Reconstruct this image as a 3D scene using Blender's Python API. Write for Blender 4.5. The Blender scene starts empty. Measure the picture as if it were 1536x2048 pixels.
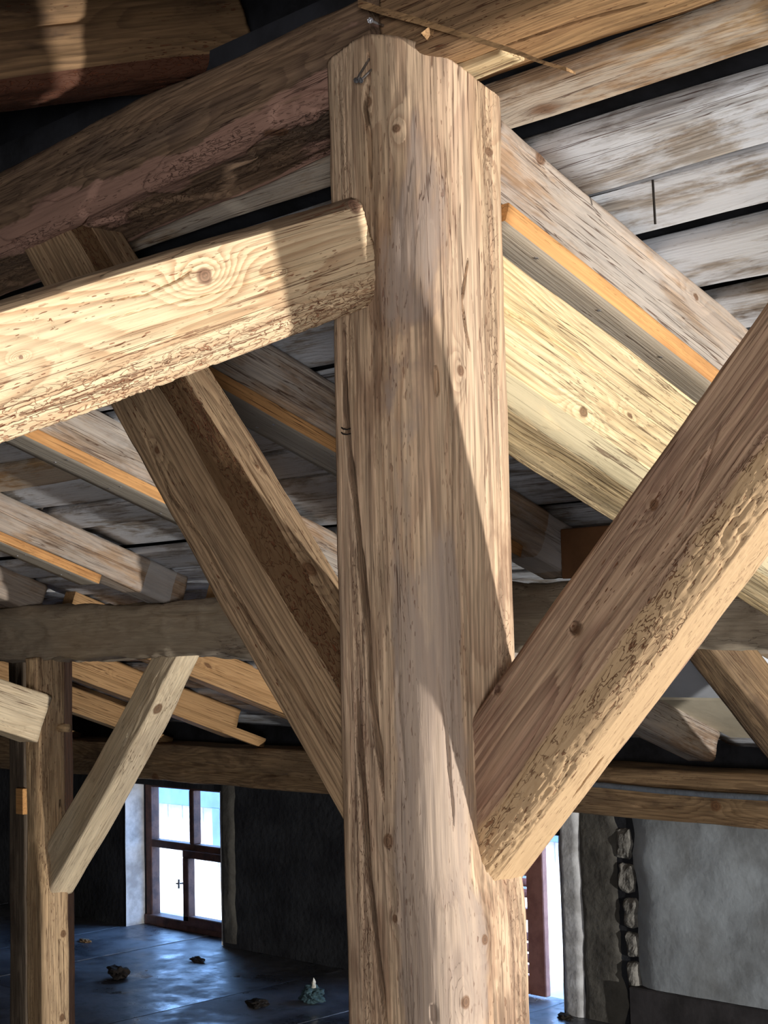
import bpy, math, random
import numpy as np
from mathutils import Matrix, Vector

scene = bpy.context.scene
COL = scene.collection
random.seed(7)

# ------------------------------------------------------------------ camera
FPX, CW, CH = 3076.0, 1536.0, 2048.0
CAM = np.array([0.0, 0.0, 1.6])
_y, _p, _r = np.radians([45.0, 4.57, 1.4])
_f = np.array([-np.sin(_y) * np.cos(_p), np.cos(_y) * np.cos(_p), np.sin(_p)])
_rt = np.array([np.cos(_y), np.sin(_y), 0.0])
_up = np.cross(_rt, _f)
RX, UP = _rt * np.cos(_r) - _up * np.sin(_r), _up * np.cos(_r) + _rt * np.sin(_r)
cam_d = bpy.data.cameras.new('camera')
cam_d.sensor_fit = 'HORIZONTAL'
cam_d.sensor_width = 36.0
cam_d.lens = 36.0 * FPX / CW
cam_d.clip_start = 0.02
cam = bpy.data.objects.new('camera', cam_d)
COL.objects.link(cam)
cam.matrix_world = Matrix(((RX[0], UP[0], -_f[0], CAM[0]), (RX[1], UP[1], -_f[1], CAM[1]),
                           (RX[2], UP[2], -_f[2], CAM[2]), (0, 0, 0, 1)))
scene.camera = cam


def ray(x, y):
    return RX * ((x - CW / 2) / FPX) - UP * ((y - CH / 2) / FPX) + _f


def on(x, y, ax, val):
    """world point of the plane ax = val seen at photo position (x, y)"""
    d = ray(x, y)
    i = 'xyz'.index(ax)
    return CAM + d * ((val - CAM[i]) / d[i])


# ------------------------------------------------------------------ light
vs = scene.view_settings
vs.view_transform = 'Standard'
vs.look = 'None'
vs.gamma = 1.0
vs.use_curve_mapping = False
vs.exposure = 0.16
scene.cycles.max_bounces = 6
scene.cycles.adaptive_threshold = 0.03
scene.cycles.diffuse_bounces = 4
scene.cycles.glossy_bounces = 3
scene.cycles.caustics_reflective = False
scene.cycles.caustics_refractive = False

world = bpy.data.worlds.new('sky')
scene.world = world
world.use_nodes = True
bg = world.node_tree.nodes['Background']
bg.inputs['Color'].default_value = (0.27, 0.52, 1.0, 1)
bg.inputs['Strength'].default_value = 8.5


def lamp(name, kind, loc, target, energy, color, **kw):
    d = bpy.data.lights.new(name, kind)
    d.energy = energy
    d.color = color
    for k, v in kw.items():
        setattr(d, k, v)
    o = bpy.data.objects.new(name, d)
    COL.objects.link(o)
    o.location = loc
    v = Vector(target) - Vector(loc)
    o.rotation_euler = v.to_track_quat('-Z', 'Y').to_euler()
    return o


lamp('sun', 'SUN', (-8, 2, 12), (-8 - 1.4, 2 + 2.2, 12 - 6.0), 16.0, (1.0, 0.96, 0.9), angle=0.01)
# bright work lamp standing on the floor to the right, aimed up into the roof
lamp('work_lamp', 'SPOT', (3.05, 3.46, 0.14), (-2.3, 1.95, 1.95), 1560.0, (1.0, 0.955, 0.90),
     spot_size=math.radians(92), spot_blend=0.4, shadow_soft_size=0.06)
# added soft fill behind the camera, brightens the shaded faces
lamp('fill_light', 'AREA', (2.1, -2.1, 0.8), (-2.4, 2.0, 1.6), 112.0, (1.0, 0.96, 0.95),
     shape='DISK', size=0.9)
for nm, loc, sx, sz in (('window_portal_a', (-6.87, 5.40, 0.42), 0.86, 0.86), ('window_portal_b', (-4.60, 5.40, 0.36), 0.84, 0.76)):
    L = lamp(nm, 'AREA', loc, (loc[0], loc[1] - 1, loc[2]), 1.0, (1, 1, 1), shape='RECTANGLE', size=sx, size_y=sz)
    L.data.cycles.is_portal = True


# ------------------------------------------------------------------ noise
def _hash(ix, iy, iz, seed):
    with np.errstate(over='ignore'):
        h = (ix.astype(np.int64) * 374761393 + iy.astype(np.int64) * 668265263 + iz.astype(np.int64) * 1274126177 + seed * 974711) & 0xFFFFFFFF
        h = ((h ^ (h >> 13)) * 1274126177) & 0xFFFFFFFF
        h = ((h ^ (h >> 16)) * 2246822519) & 0xFFFFFFFF
        h = h ^ (h >> 15)
    return (h & 0xFFFFFF) / float(0xFFFFFF) * 2 - 1


def noise(x, y, z, seed=0):
    x, y, z = np.broadcast_arrays(np.asarray(x, float), np.asarray(y, float), np.asarray(z, float))
    fx, fy, fz = np.floor(x), np.floor(y), np.floor(z)
    ix, iy, iz = fx.astype(np.int64), fy.astype(np.int64), fz.astype(np.int64)
    u, v, w = x - fx, y - fy, z - fz
    u, v, w = u * u * (3 - 2 * u), v * v * (3 - 2 * v), w * w * (3 - 2 * w)
    r = 0
    for a in (0, 1):
        for b in (0, 1):
            for c in (0, 1):
                r = r + _hash(ix + a, iy + b, iz + c, seed) * (u if a else 1 - u) * (v if b else 1 - v) * (w if c else 1 - w)
    return r


def fbm(x, y, z, seed=0, octv=3):
    r, a = 0, 1.0
    for k in range(octv):
        r = r + a * noise(x * 2 ** k, y * 2 ** k, z * 2 ** k, seed + 17 * k)
        a *= 0.5
    return r


# ------------------------------------------------------------------ materials
def lin(r, g, b):
    f = lambda c: (c / 255 / 12.92) if c <= 10.31 else ((c / 255 + 0.055) / 1.055) ** 2.4
    return (f(r), f(g), f(b), 1.0)


class NT:
    def __init__(self, name):
        self.m = bpy.data.materials.new(name)
        self.m.use_nodes = True
        self.t = self.m.node_tree
        self.n = self.t.nodes
        self.bsdf = self.n['Principled BSDF']

    def new(self, typ, **kw):
        nd = self.n.new(typ)
        for k, v in kw.items():
            setattr(nd, k, v)
        return nd

    def put(self, sock, v):
        if isinstance(v, bpy.types.NodeSocket):
            self.t.links.new(v, sock)
        elif v is not None:
            sock.default_value = v

    def math(self, op, a, b=None, c=None, clamp=False):
        nd = self.new('ShaderNodeMath', operation=op, use_clamp=clamp)
        for i, v in enumerate((a, b, c)):
            if v is not None:
                self.put(nd.inputs[i], v)
        return nd.outputs[0]

    def vmul(self, v, s):
        nd = self.new('ShaderNodeVectorMath', operation='MULTIPLY')
        self.put(nd.inputs[0], v)
        nd.inputs[1].default_value = s
        return nd.outputs[0]

    def noise(self, v, scale=1.0, detail=2.0, rough=0.5, dist=0.0):
        nd = self.new('ShaderNodeTexNoise')
        self.put(nd.inputs['Vector'], v)
        nd.inputs['Scale'].default_value = scale
        nd.inputs['Detail'].default_value = detail
        nd.inputs['Roughness'].default_value = rough
        nd.inputs['Distortion'].default_value = dist
        return nd.outputs['Fac']

    def step(self, x, a, b, lo=0.0, hi=1.0):
        nd = self.new('ShaderNodeMapRange', interpolation_type='SMOOTHSTEP')
        self.put(nd.inputs['Value'], x)
        nd.inputs['From Min'].default_value = a
        nd.inputs['From Max'].default_value = b
        nd.inputs['To Min'].default_value = lo
        nd.inputs['To Max'].default_value = hi
        return nd.outputs['Result']

    def mix(self, f, a, b, blend='MIX'):
        nd = self.new('ShaderNodeMix', data_type='RGBA', blend_type=blend)
        self.put(nd.inputs[0], f)
        self.put(nd.inputs[6], a)
        self.put(nd.inputs[7], b)
        return nd.outputs[2]

    def attr(self, nm):
        return self.new('ShaderNodeAttribute', attribute_name=nm).outputs['Fac']

    def objvec(self, spread=40.0):
        tc = self.new('ShaderNodeTexCoord').outputs['Object']
        rnd = self.new('ShaderNodeObjectInfo').outputs['Random']
        nd = self.new('ShaderNodeVectorMath', operation='ADD')
        self.put(nd.inputs[0], tc)
        self.put(nd.inputs[1], self.math('MULTIPLY', rnd, spread))
        return nd.outputs[0]

    def bump(self, h, strength, dist):
        nd = self.new('ShaderNodeBump')
        nd.inputs['Strength'].default_value = strength
        nd.inputs['Distance'].default_value = dist
        self.put(nd.inputs['Height'], h)
        self.put(self.bsdf.inputs['Normal'], nd.outputs[0])


def wood(name, pale, ring, tone, grey, stain, ring_amt=.7, tone_amt=.6, grey_amt=.3, stain_amt=.3, fibre=.35,
         dash_amt=.8, dash_cut=.64, band_col=None, band_amt=1.0, white_amt=0.0, white=(205, 208, 212), knot=(112, 78, 52),
         worm_col=(96, 52, 30), worm_amt=.6, band_rag=1.4, sat=.84, rough=.8, bumpd=.0016, stain_scale=1.0):
    ds_ = lambda c: tuple(v * sat + (1 - sat) * (.3 * c[0] + .59 * c[1] + .11 * c[2]) for v in c)
    pale, ring, tone, grey, stain = map(ds_, (pale, ring, tone, grey, stain))
    band_col = ds_(band_col) if band_col else None
    N = NT(name)
    V = N.objvec()
    fib = N.noise(N.vmul(V, (5, 170, 170)), 1, 3, .6)
    med = N.noise(N.vmul(V, (2.4, 13, 13)), 1, 4, .55)
    big = N.noise(N.vmul(V, (1.1, 4.5, 4.5)), 1, 3, .5)
    ph = N.math('ADD', N.attr('grain'), N.math('MULTIPLY', N.math('SUBTRACT', fib, .5), .45))
    fr = N.math('FRACT', ph)
    rv = N.math('MULTIPLY', N.step(fr, .25, .9), N.step(fr, 1.0, .9))
    ra = N.math('MULTIPLY', rv, N.step(med, .3, .62, .35 * ring_amt, ring_amt))
    c = N.mix(ra, lin(*pale), lin(*ring))
    c = N.mix(N.step(med, .42, .68, 0, tone_amt), c, lin(*tone))
    c = N.mix(N.step(big, .47, .64, 0, grey_amt), c, lin(*grey))
    st = N.noise(N.vmul(V, (3.2 * stain_scale, 9 * stain_scale, 9 * stain_scale)), 1, 5, .62, .4)
    c = N.mix(N.step(st, .52, .66, 0, stain_amt), c, lin(*stain))
    fm = N.step(fib, .28, .72, 1 - fibre, 1 + fibre * .55)
    g = N.new('ShaderNodeCombineColor')
    for i in range(3):
        N.put(g.inputs[i], fm)
    c = N.mix(1.0, c, g.outputs[0], 'MULTIPLY')
    hgt = N.math('SUBTRACT', N.math('MULTIPLY', fib, .9), N.math('MULTIPLY', ra, -.5))
    if white_amt:
        wn = N.noise(N.vmul(V, (3.5, 11, 11)), 1, 6, .68, .3)
        wf = N.noise(N.vmul(V, (14, 90, 90)), 1, 3, .6)
        c = N.mix(N.step(N.math('ADD', wn, N.math('MULTIPLY', wf, .25)), .5, .68, 0, white_amt), c, lin(*white))
    if band_col:
        bm = N.math('MULTIPLY', N.step(N.math('ADD', N.attr('band'), N.math('MULTIPLY', N.math('SUBTRACT', st, .5), band_rag)), .38, .58), band_amt)
        bc = N.mix(N.math('MULTIPLY', fib, .5), lin(*band_col), lin(*[v * .72 for v in band_col]))
        c = N.mix(bm, c, bc)
    # short worm-cut dashes along the grain
    ds = N.noise(N.vmul(V, (55, 330, 330)), 1, 1.5, .5)
    dreg = N.noise(N.vmul(V, (1.7, 15, 15)), 1, 3, .6)
    dm = N.math('MULTIPLY', N.step(ds, dash_cut, dash_cut + .05), N.math('MAXIMUM', N.step(dreg, .46, .6, 0, dash_amt), N.math('MULTIPLY', N.attr('worm'), .8 * dash_amt)))
    c = N.mix(dm, c, lin(*worm_col))
    # long drying checks
    ck = N.noise(N.vmul(V, (1.3, 75, 75)), 1, 3, .5)
    cm = N.math('MULTIPLY', N.step(N.math('ABSOLUTE', N.math('SUBTRACT', ck, .5)), .012, .003), N.step(big, .44, .56, 0, .75))
    c = N.mix(cm, c, lin(*[v * .75 for v in worm_col]))
    # beetle galleries
    sq = N.noise(N.vmul(V, (38, 120, 120)), 1, 2, .5, .6)
    sm = N.math('MULTIPLY', N.step(N.math('ABSOLUTE', N.math('SUBTRACT', sq, .5)), .03, .008), N.step(N.math('MULTIPLY', N.attr('worm'), N.step(dreg, .38, .6)), .1, .6))
    c = N.mix(N.math('MULTIPLY', sm, worm_amt), c, lin(*worm_col))
    kn = N.attr('knot')
    c = N.mix(N.step(kn, .3, .62, 0, .85), c, N.mix(N.step(N.math('FRACT', N.math('MULTIPLY', kn, 4)), .3, .8, 0, .6), lin(*knot), lin(*[v * .62 for v in knot])))
    N.put(N.bsdf.inputs['Base Color'], c)
    N.bsdf.inputs['Roughness'].default_value = rough
    N.bsdf.inputs['Specular IOR Level'].default_value = .25
    hgt = N.math('SUBTRACT', hgt, N.math('ADD', N.math('MULTIPLY', dm, 1.6), N.math('ADD', N.math('MULTIPLY', sm, 2.0), N.math('MULTIPLY', cm, 1.5))))
    N.bump(hgt, .8, bumpd)
    return N.m


def plain(name, col, rough=.7, var=.15, scale=12, metal=0.0, spec=.3, bumpd=.002, col2=None, detail=5):
    N = NT(name)
    V = N.objvec()
    n1 = N.noise(V, scale, detail, .6)
    c = N.mix(N.step(n1, .35, .68), lin(*col), lin(*(col2 or [max(0, v * (1 - var)) for v in col])))
    N.put(N.bsdf.inputs['Base Color'], c)
    N.bsdf.inputs['Roughness'].default_value = rough
    N.bsdf.inputs['Metallic'].default_value = metal
    N.bsdf.inputs['Specular IOR Level'].default_value = spec
    N.bump(N.noise(V, scale * 6, 3), .6, bumpd)
    return N.m


M = {}
M['post'] = wood('post_wood', (208, 174, 136), (158, 114, 84), (200, 162, 118), (174, 146, 126), (120, 82, 58), ring_amt=.62, tone_amt=.5,
                 grey_amt=.5, stain_amt=.62, band_col=(176, 156, 140), band_amt=.7, dash_amt=.5, fibre=.46, knot=(122, 90, 66), sat=.78)
M['tie'] = wood('tie_wood', (232, 203, 158), (176, 126, 84), (226, 192, 140), (222, 196, 158), (186, 138, 92), ring_amt=.8, tone_amt=.35, grey_amt=.3,
                stain_amt=.2, dash_amt=.8, worm_col=(132, 66, 36), knot=(142, 108, 88), band_col=(96, 74, 56), band_amt=.85, fibre=.22)
M['strut'] = wood('strut_wood', (226, 200, 150), (172, 138, 94), (222, 190, 128), (200, 176, 134), (150, 124, 86), ring_amt=.7, tone_amt=.5, grey_amt=.4,
                  stain_amt=.3, dash_amt=.5, band_col=(196, 180, 140))
M['brace_r'] = wood('front_brace_wood', (182, 148, 116), (122, 84, 66), (170, 132, 106), (136, 108, 92), (120, 84, 68), ring_amt=.85, tone_amt=.6, grey_amt=.6,
                    stain_amt=.4, dash_amt=.9, band_col=(206, 170, 122), band_amt=.82, worm_col=(104, 62, 38), worm_amt=.75)
M['brace_l'] = wood('rear_brace_wood', (176, 144, 106), (118, 88, 62), (166, 132, 94), (152, 126, 98), (112, 82, 56), ring_amt=.8, tone_amt=.5, grey_amt=.4,
                    stain_amt=.3, dash_amt=.9, band_col=(98, 68, 38), band_amt=.9)
M['ridge'] = wood('ridge_wood', (142, 112, 84), (92, 68, 52), (124, 98, 76), (92, 80, 74), (78, 58, 48), ring_amt=.7, tone_amt=.6, grey_amt=.6, stain_amt=.55,
                  band_col=(180, 136, 116), band_amt=.9, band_rag=3.2, worm_col=(60, 36, 26), dash_amt=.7)
M['ridge_r'] = wood('ridge_end_wood', (178, 138, 90), (112, 80, 52), (170, 126, 80), (124, 96, 74), (96, 68, 46), ring_amt=.6, stain_amt=.5, grey_amt=.5)
M['near'] = wood('near_rafter_wood', (132, 100, 66), (78, 56, 38), (112, 82, 54), (84, 72, 62), (58, 42, 32), ring_amt=.7, stain_amt=.7, grey_amt=.7,
                 band_col=(86, 46, 30), band_amt=.9)
M['rafter'] = wood('rafter_wood', (176, 146, 116), (118, 88, 66), (166, 128, 92), (150, 138, 124), (112, 82, 58), ring_amt=.6, tone_amt=.6, grey_amt=.7, stain_amt=.45,
                   white_amt=.42, white=(188, 184, 178), dash_amt=.12, stain_scale=.8, band_col=(206, 206, 206), band_amt=.6)
M['purlin'] = wood('purlin_wood', (182, 166, 140), (136, 118, 98), (172, 152, 126), (160, 148, 134), (134, 114, 94), ring_amt=.3, tone_amt=.6, grey_amt=.6, stain_amt=.4,
                   dash_amt=.3, fibre=.15)
M['plate'] = wood('plate_wood', (148, 118, 82), (92, 66, 44), (132, 102, 70), (108, 90, 70), (78, 58, 42), ring_amt=.7, stain_amt=.6, grey_amt=.5, dash_amt=.4)
M['old_post'] = wood('old_post_wood', (214, 178, 130), (154, 116, 80), (200, 160, 110), (180, 150, 116), (132, 98, 68), ring_amt=.55, stain_amt=.5, grey_amt=.5)
M['old_brace'] = wood('old_brace_wood', (228, 206, 168), (176, 146, 110), (218, 192, 150), (190, 170, 142), (152, 124, 94), ring_amt=.4, stain_amt=.35, grey_amt=.5,
                      dash_amt=.3, fibre=.2)
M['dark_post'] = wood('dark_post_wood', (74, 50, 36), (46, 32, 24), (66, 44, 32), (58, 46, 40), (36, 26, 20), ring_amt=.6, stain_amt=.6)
M['grey_post'] = wood('grey_post_wood', (122, 106, 88), (82, 70, 58), (112, 96, 78), (104, 96, 86), (72, 60, 50), ring_amt=.6, stain_amt=.5)
M['new'] = wood('new_wood', (196, 150, 96), (160, 110, 64), (188, 140, 84), (182, 140, 92), (150, 104, 62), ring_amt=.5, tone_amt=.4, grey_amt=.2, stain_amt=.1,
                dash_amt=0, fibre=.14, rough=.65)
M['orange'] = wood('sawn_orange_wood', (222, 160, 92), (186, 122, 62), (216, 150, 82), (206, 150, 92), (168, 104, 52), ring_amt=.3, stain_amt=.35, dash_amt=.25, fibre=.2)
M['batten'] = wood('planed_grey_wood', (176, 166, 150), (150, 138, 120), (170, 158, 140), (162, 154, 142), (140, 126, 106), ring_amt=.35, stain_amt=.15, dash_amt=0,
                   fibre=.1, rough=.6)
M['board'] = wood('whitewashed_board', (166, 158, 148), (104, 94, 84), (140, 124, 106), (172, 176, 182), (84, 68, 54), ring_amt=.6, tone_amt=.6, grey_amt=.75, stain_amt=.8,
                  white_amt=.85, white=(206, 212, 220), dash_amt=.25, stain_scale=.7)
M['board_warm'] = wood('bare_board', (182, 148, 104), (124, 92, 60), (166, 124, 82), (160, 150, 138), (104, 74, 48), ring_amt=.6, tone_amt=.6, grey_amt=.5, stain_amt=.5,
                       white_amt=.6, white=(204, 198, 186), dash_amt=.25, stain_scale=.6)
M['board_dark'] = wood('dark_board', (92, 82, 74), (56, 48, 42), (80, 66, 54), (76, 76, 78), (44, 36, 30), ring_amt=.6, stain_amt=.6, white_amt=.2, white=(130, 132, 136), dash_amt=.2)
M['panel_grey'] = plain('smooth_grey_panel', (206, 212, 220), .55, .06, 4)
M['panel_cream'] = plain('cream_panel', (216, 206, 182), .6, .1, 5)
M['panel_brown'] = plain('brown_panel', (128, 90, 60), .6, .2, 6)
M['deck'] = plain('roof_felt', (44, 46, 52), .8, .5, 8)
M['wall_dark'] = plain('dark_plaster', (46, 48, 52), .95, .5, 5, bumpd=.008, col2=(28, 29, 34))  # mottled dark tone of the back wall plaster
M['wall_mid'] = plain('bare_cement', (92, 90, 84), .95, .4, 6, bumpd=.008, col2=(64, 62, 58))
M['wall_light'] = plain('pale_plaster', (158, 166, 172), .92, .2, 3.2, bumpd=.006, col2=(120, 124, 126), detail=8)
M['reveal'] = plain('white_plaster', (196, 198, 200), .9, .15, 8, bumpd=.005, col2=(150, 150, 150))
M['skirt'] = plain('dark_skirting', (58, 56, 58), .85, .3, 8)
M['stone'] = plain('exposed_stone', (132, 130, 124), .9, .4, 20, bumpd=.006, col2=(74, 72, 68))
M['frame'] = plain('painted_frame', (96, 66, 56), .55, .3, 16, col2=(66, 46, 42))
M['shutter'] = plain('shutter_paint', (206, 146, 126), .6, .2, 14, col2=(176, 120, 104))
M['steel'] = plain('bright_steel', (176, 178, 184), .35, .2, 60, metal=.9)
M['pipe'] = plain('grey_pipe', (104, 112, 122), .45, .15, 20)
M['dark_bit'] = plain('dark_debris', (44, 38, 34), .9, .4, 40)
M['rag'] = plain('blue_rag', (70, 96, 104), .85, .3, 30)
M['white_bit'] = plain('white_scrap', (206, 204, 190), .8, .15, 30)
M['ext_wall'] = plain('sunlit_planks', (214, 210, 206), .85, .18, 7, col2=(176, 176, 180))
M['ext_shade_blue'] = plain('plank_shade_blue', (96, 128, 178), .8, .1, 6)  # blue colour standing in for shade on the parapet
M['ext_floor'] = plain('pale_terrace', (226, 222, 214), .9, .12, 3)


def floor_mat():
    N = NT('dark_floor')
    V = N.objvec(3)
    n1 = N.noise(V, 2.6, 6, .62, .3)
    n2 = N.noise(V, 11, 5, .65)
    c = N.mix(N.step(n1, .35, .65), lin(70, 73, 80), lin(108, 111, 118))
    c = N.mix(N.step(n2, .55, .7, 0, .6), c, lin(38, 38, 42))
    N.put(N.bsdf.inputs['Base Color'], c)
    N.put(N.bsdf.inputs['Roughness'], N.step(N.math('ADD', N.math('MULTIPLY', n1, .6), N.math('MULTIPLY', n2, .4)), .36, .62, .22, .62))
    N.bsdf.inputs['Specular IOR Level'].default_value = .6
    N.bump(N.noise(V, 18, 4), .35, .006)
    return N.m


M['floor'] = floor_mat()


def glass_mat():
    N = NT('window_glass')
    t = N.new('ShaderNodeBsdfTransparent')
    g = N.new('ShaderNodeBsdfGlossy')
    g.inputs['Roughness'].default_value = .03
    mx = N.new('ShaderNodeMixShader')
    mx.inputs[0].default_value = .05
    N.put(mx.inputs[1], t.outputs[0])
    N.put(mx.inputs[2], g.outputs[0])
    N.put(N.n['Material Output'].inputs['Surface'], mx.outputs[0])
    return N.m


M['glass'] = glass_mat()


# ------------------------------------------------------------------ objects
def tag(o, label=None, cat=None, group=None, kind=None):
    for k, v in (('label', label), ('category', cat), ('group', group), ('kind', kind)):
        if v:
            o[k] = v
    return o


def empty(name, loc=(0, 0, 0)):
    o = bpy.data.objects.new(name, None)
    o.empty_display_size = .1
    COL.objects.link(o)
    o.location = loc
    return o


def mesh_obj(name, verts, faces, mat, parent=None, smooth=False, mw=None):
    me = bpy.data.meshes.new(name)
    me.from_pydata([tuple(v) for v in verts], [], [tuple(f) for f in faces])
    if smooth:
        me.polygons.foreach_set('use_smooth', [True] * len(me.polygons))
    me.materials.append(mat)
    me.update()
    o = bpy.data.objects.new(name, me)
    COL.objects.link(o)
    if mw is not None:
        o.matrix_world = mw
    if parent is not None:
        o.parent = parent
        o.matrix_parent_inverse = parent.matrix_basis.inverted()
    return o


BOXF = [(0, 1, 3, 2), (4, 6, 7, 5), (0, 4, 5, 1), (2, 3, 7, 6), (0, 2, 6, 4), (1, 5, 7, 3)]


def box_geo(lo, hi, bev=0.0):
    """box with a flat bevel on all edges"""
    lo, hi = np.array(lo, float), np.array(hi, float)
    if bev <= 0:
        v = [(x, y, z) for x in (lo[0], hi[0]) for y in (lo[1], hi[1]) for z in (lo[2], hi[2])]
        return v, BOXF
    c, h = (lo + hi) / 2, (hi - lo) / 2
    bev = min(bev, h.min() * .6)
    V, F, idx = [], [], {}
    for sx in (-1, 1):
        for sy in (-1, 1):
            for sz in (-1, 1):
                for ax in range(3):
                    s = np.array((sx, sy, sz), float)
                    p = h - bev
                    p = p.copy()
                    p[ax] = h[ax]
                    idx[(sx, sy, sz, ax)] = len(V)
                    V.append(tuple(c + s * p))
    I = lambda s, ax: idx[(s[0], s[1], s[2], ax)]
    for ax in range(3):
        a, b = [(1, 2), (2, 0), (0, 1)][ax]
        for s in (-1, 1):
            q = []
            for (i, j) in ((-1, -1), (1, -1), (1, 1), (-1, 1)):
                t = [0, 0, 0]
                t[ax], t[a], t[b] = s, i, j
                q.append(I(t, ax))
            F.append(q if s > 0 else q[::-1])
    for ax in range(3):
        a, b = [(1, 2), (2, 0), (0, 1)][ax]
        for i in (-1, 1):
            for j in (-1, 1):
                t0, t1 = [0, 0, 0], [0, 0, 0]
                t0[a] = t1[a] = i
                t0[b] = t1[b] = j
                t0[ax], t1[ax] = -1, 1
                q = [I(t0, a), I(t1, a), I(t1, b), I(t0, b)]
                F.append(q if i * j < 0 else q[::-1])
    for sx in (-1, 1):
        for sy in (-1, 1):
            for sz in (-1, 1):
                q = [I((sx, sy, sz), k) for k in range(3)]
                F.append(q if sx * sy * sz > 0 else q[::-1])
    return V, F


def box(name, lo, hi, mat, parent=None, bev=.004, mw=None):
    v, f = box_geo(lo, hi, bev)
    return mesh_obj(name, v, f, mat, parent, mw=mw)


def join(parts):
    V, F = [], []
    for v, f in parts:
        n = len(V)
        V += list(v)
        F += [tuple(i + n for i in q) for q in f]
    return V, F


def tube_geo(pts, rad, n=10):
    pts = [np.array(p, float) for p in pts]
    rads = rad if hasattr(rad, '__len__') else [rad] * len(pts)
    V, F = [], []
    up = np.array((0.31, 0.2, 0.93))
    for i, p in enumerate(pts):
        t = pts[min(i + 1, len(pts) - 1)] - pts[max(i - 1, 0)]
        t /= np.linalg.norm(t)
        a = np.cross(t, up)
        a /= np.linalg.norm(a)
        b = np.cross(t, a)
        for k in range(n):
            w = 2 * math.pi * k / n
            V.append(tuple(p + rads[i] * (a * math.cos(w) + b * math.sin(w))))
    for i in range(len(pts) - 1):
        for k in range(n):
            F.append((i * n + k, i * n + (k + 1) % n, (i + 1) * n + (k + 1) % n, (i + 1) * n + k))
    F.append(tuple(range(n))[::-1])
    F.append(tuple((len(pts) - 1) * n + k for k in range(n)))
    return V, F


class Timber:
    pass


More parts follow.
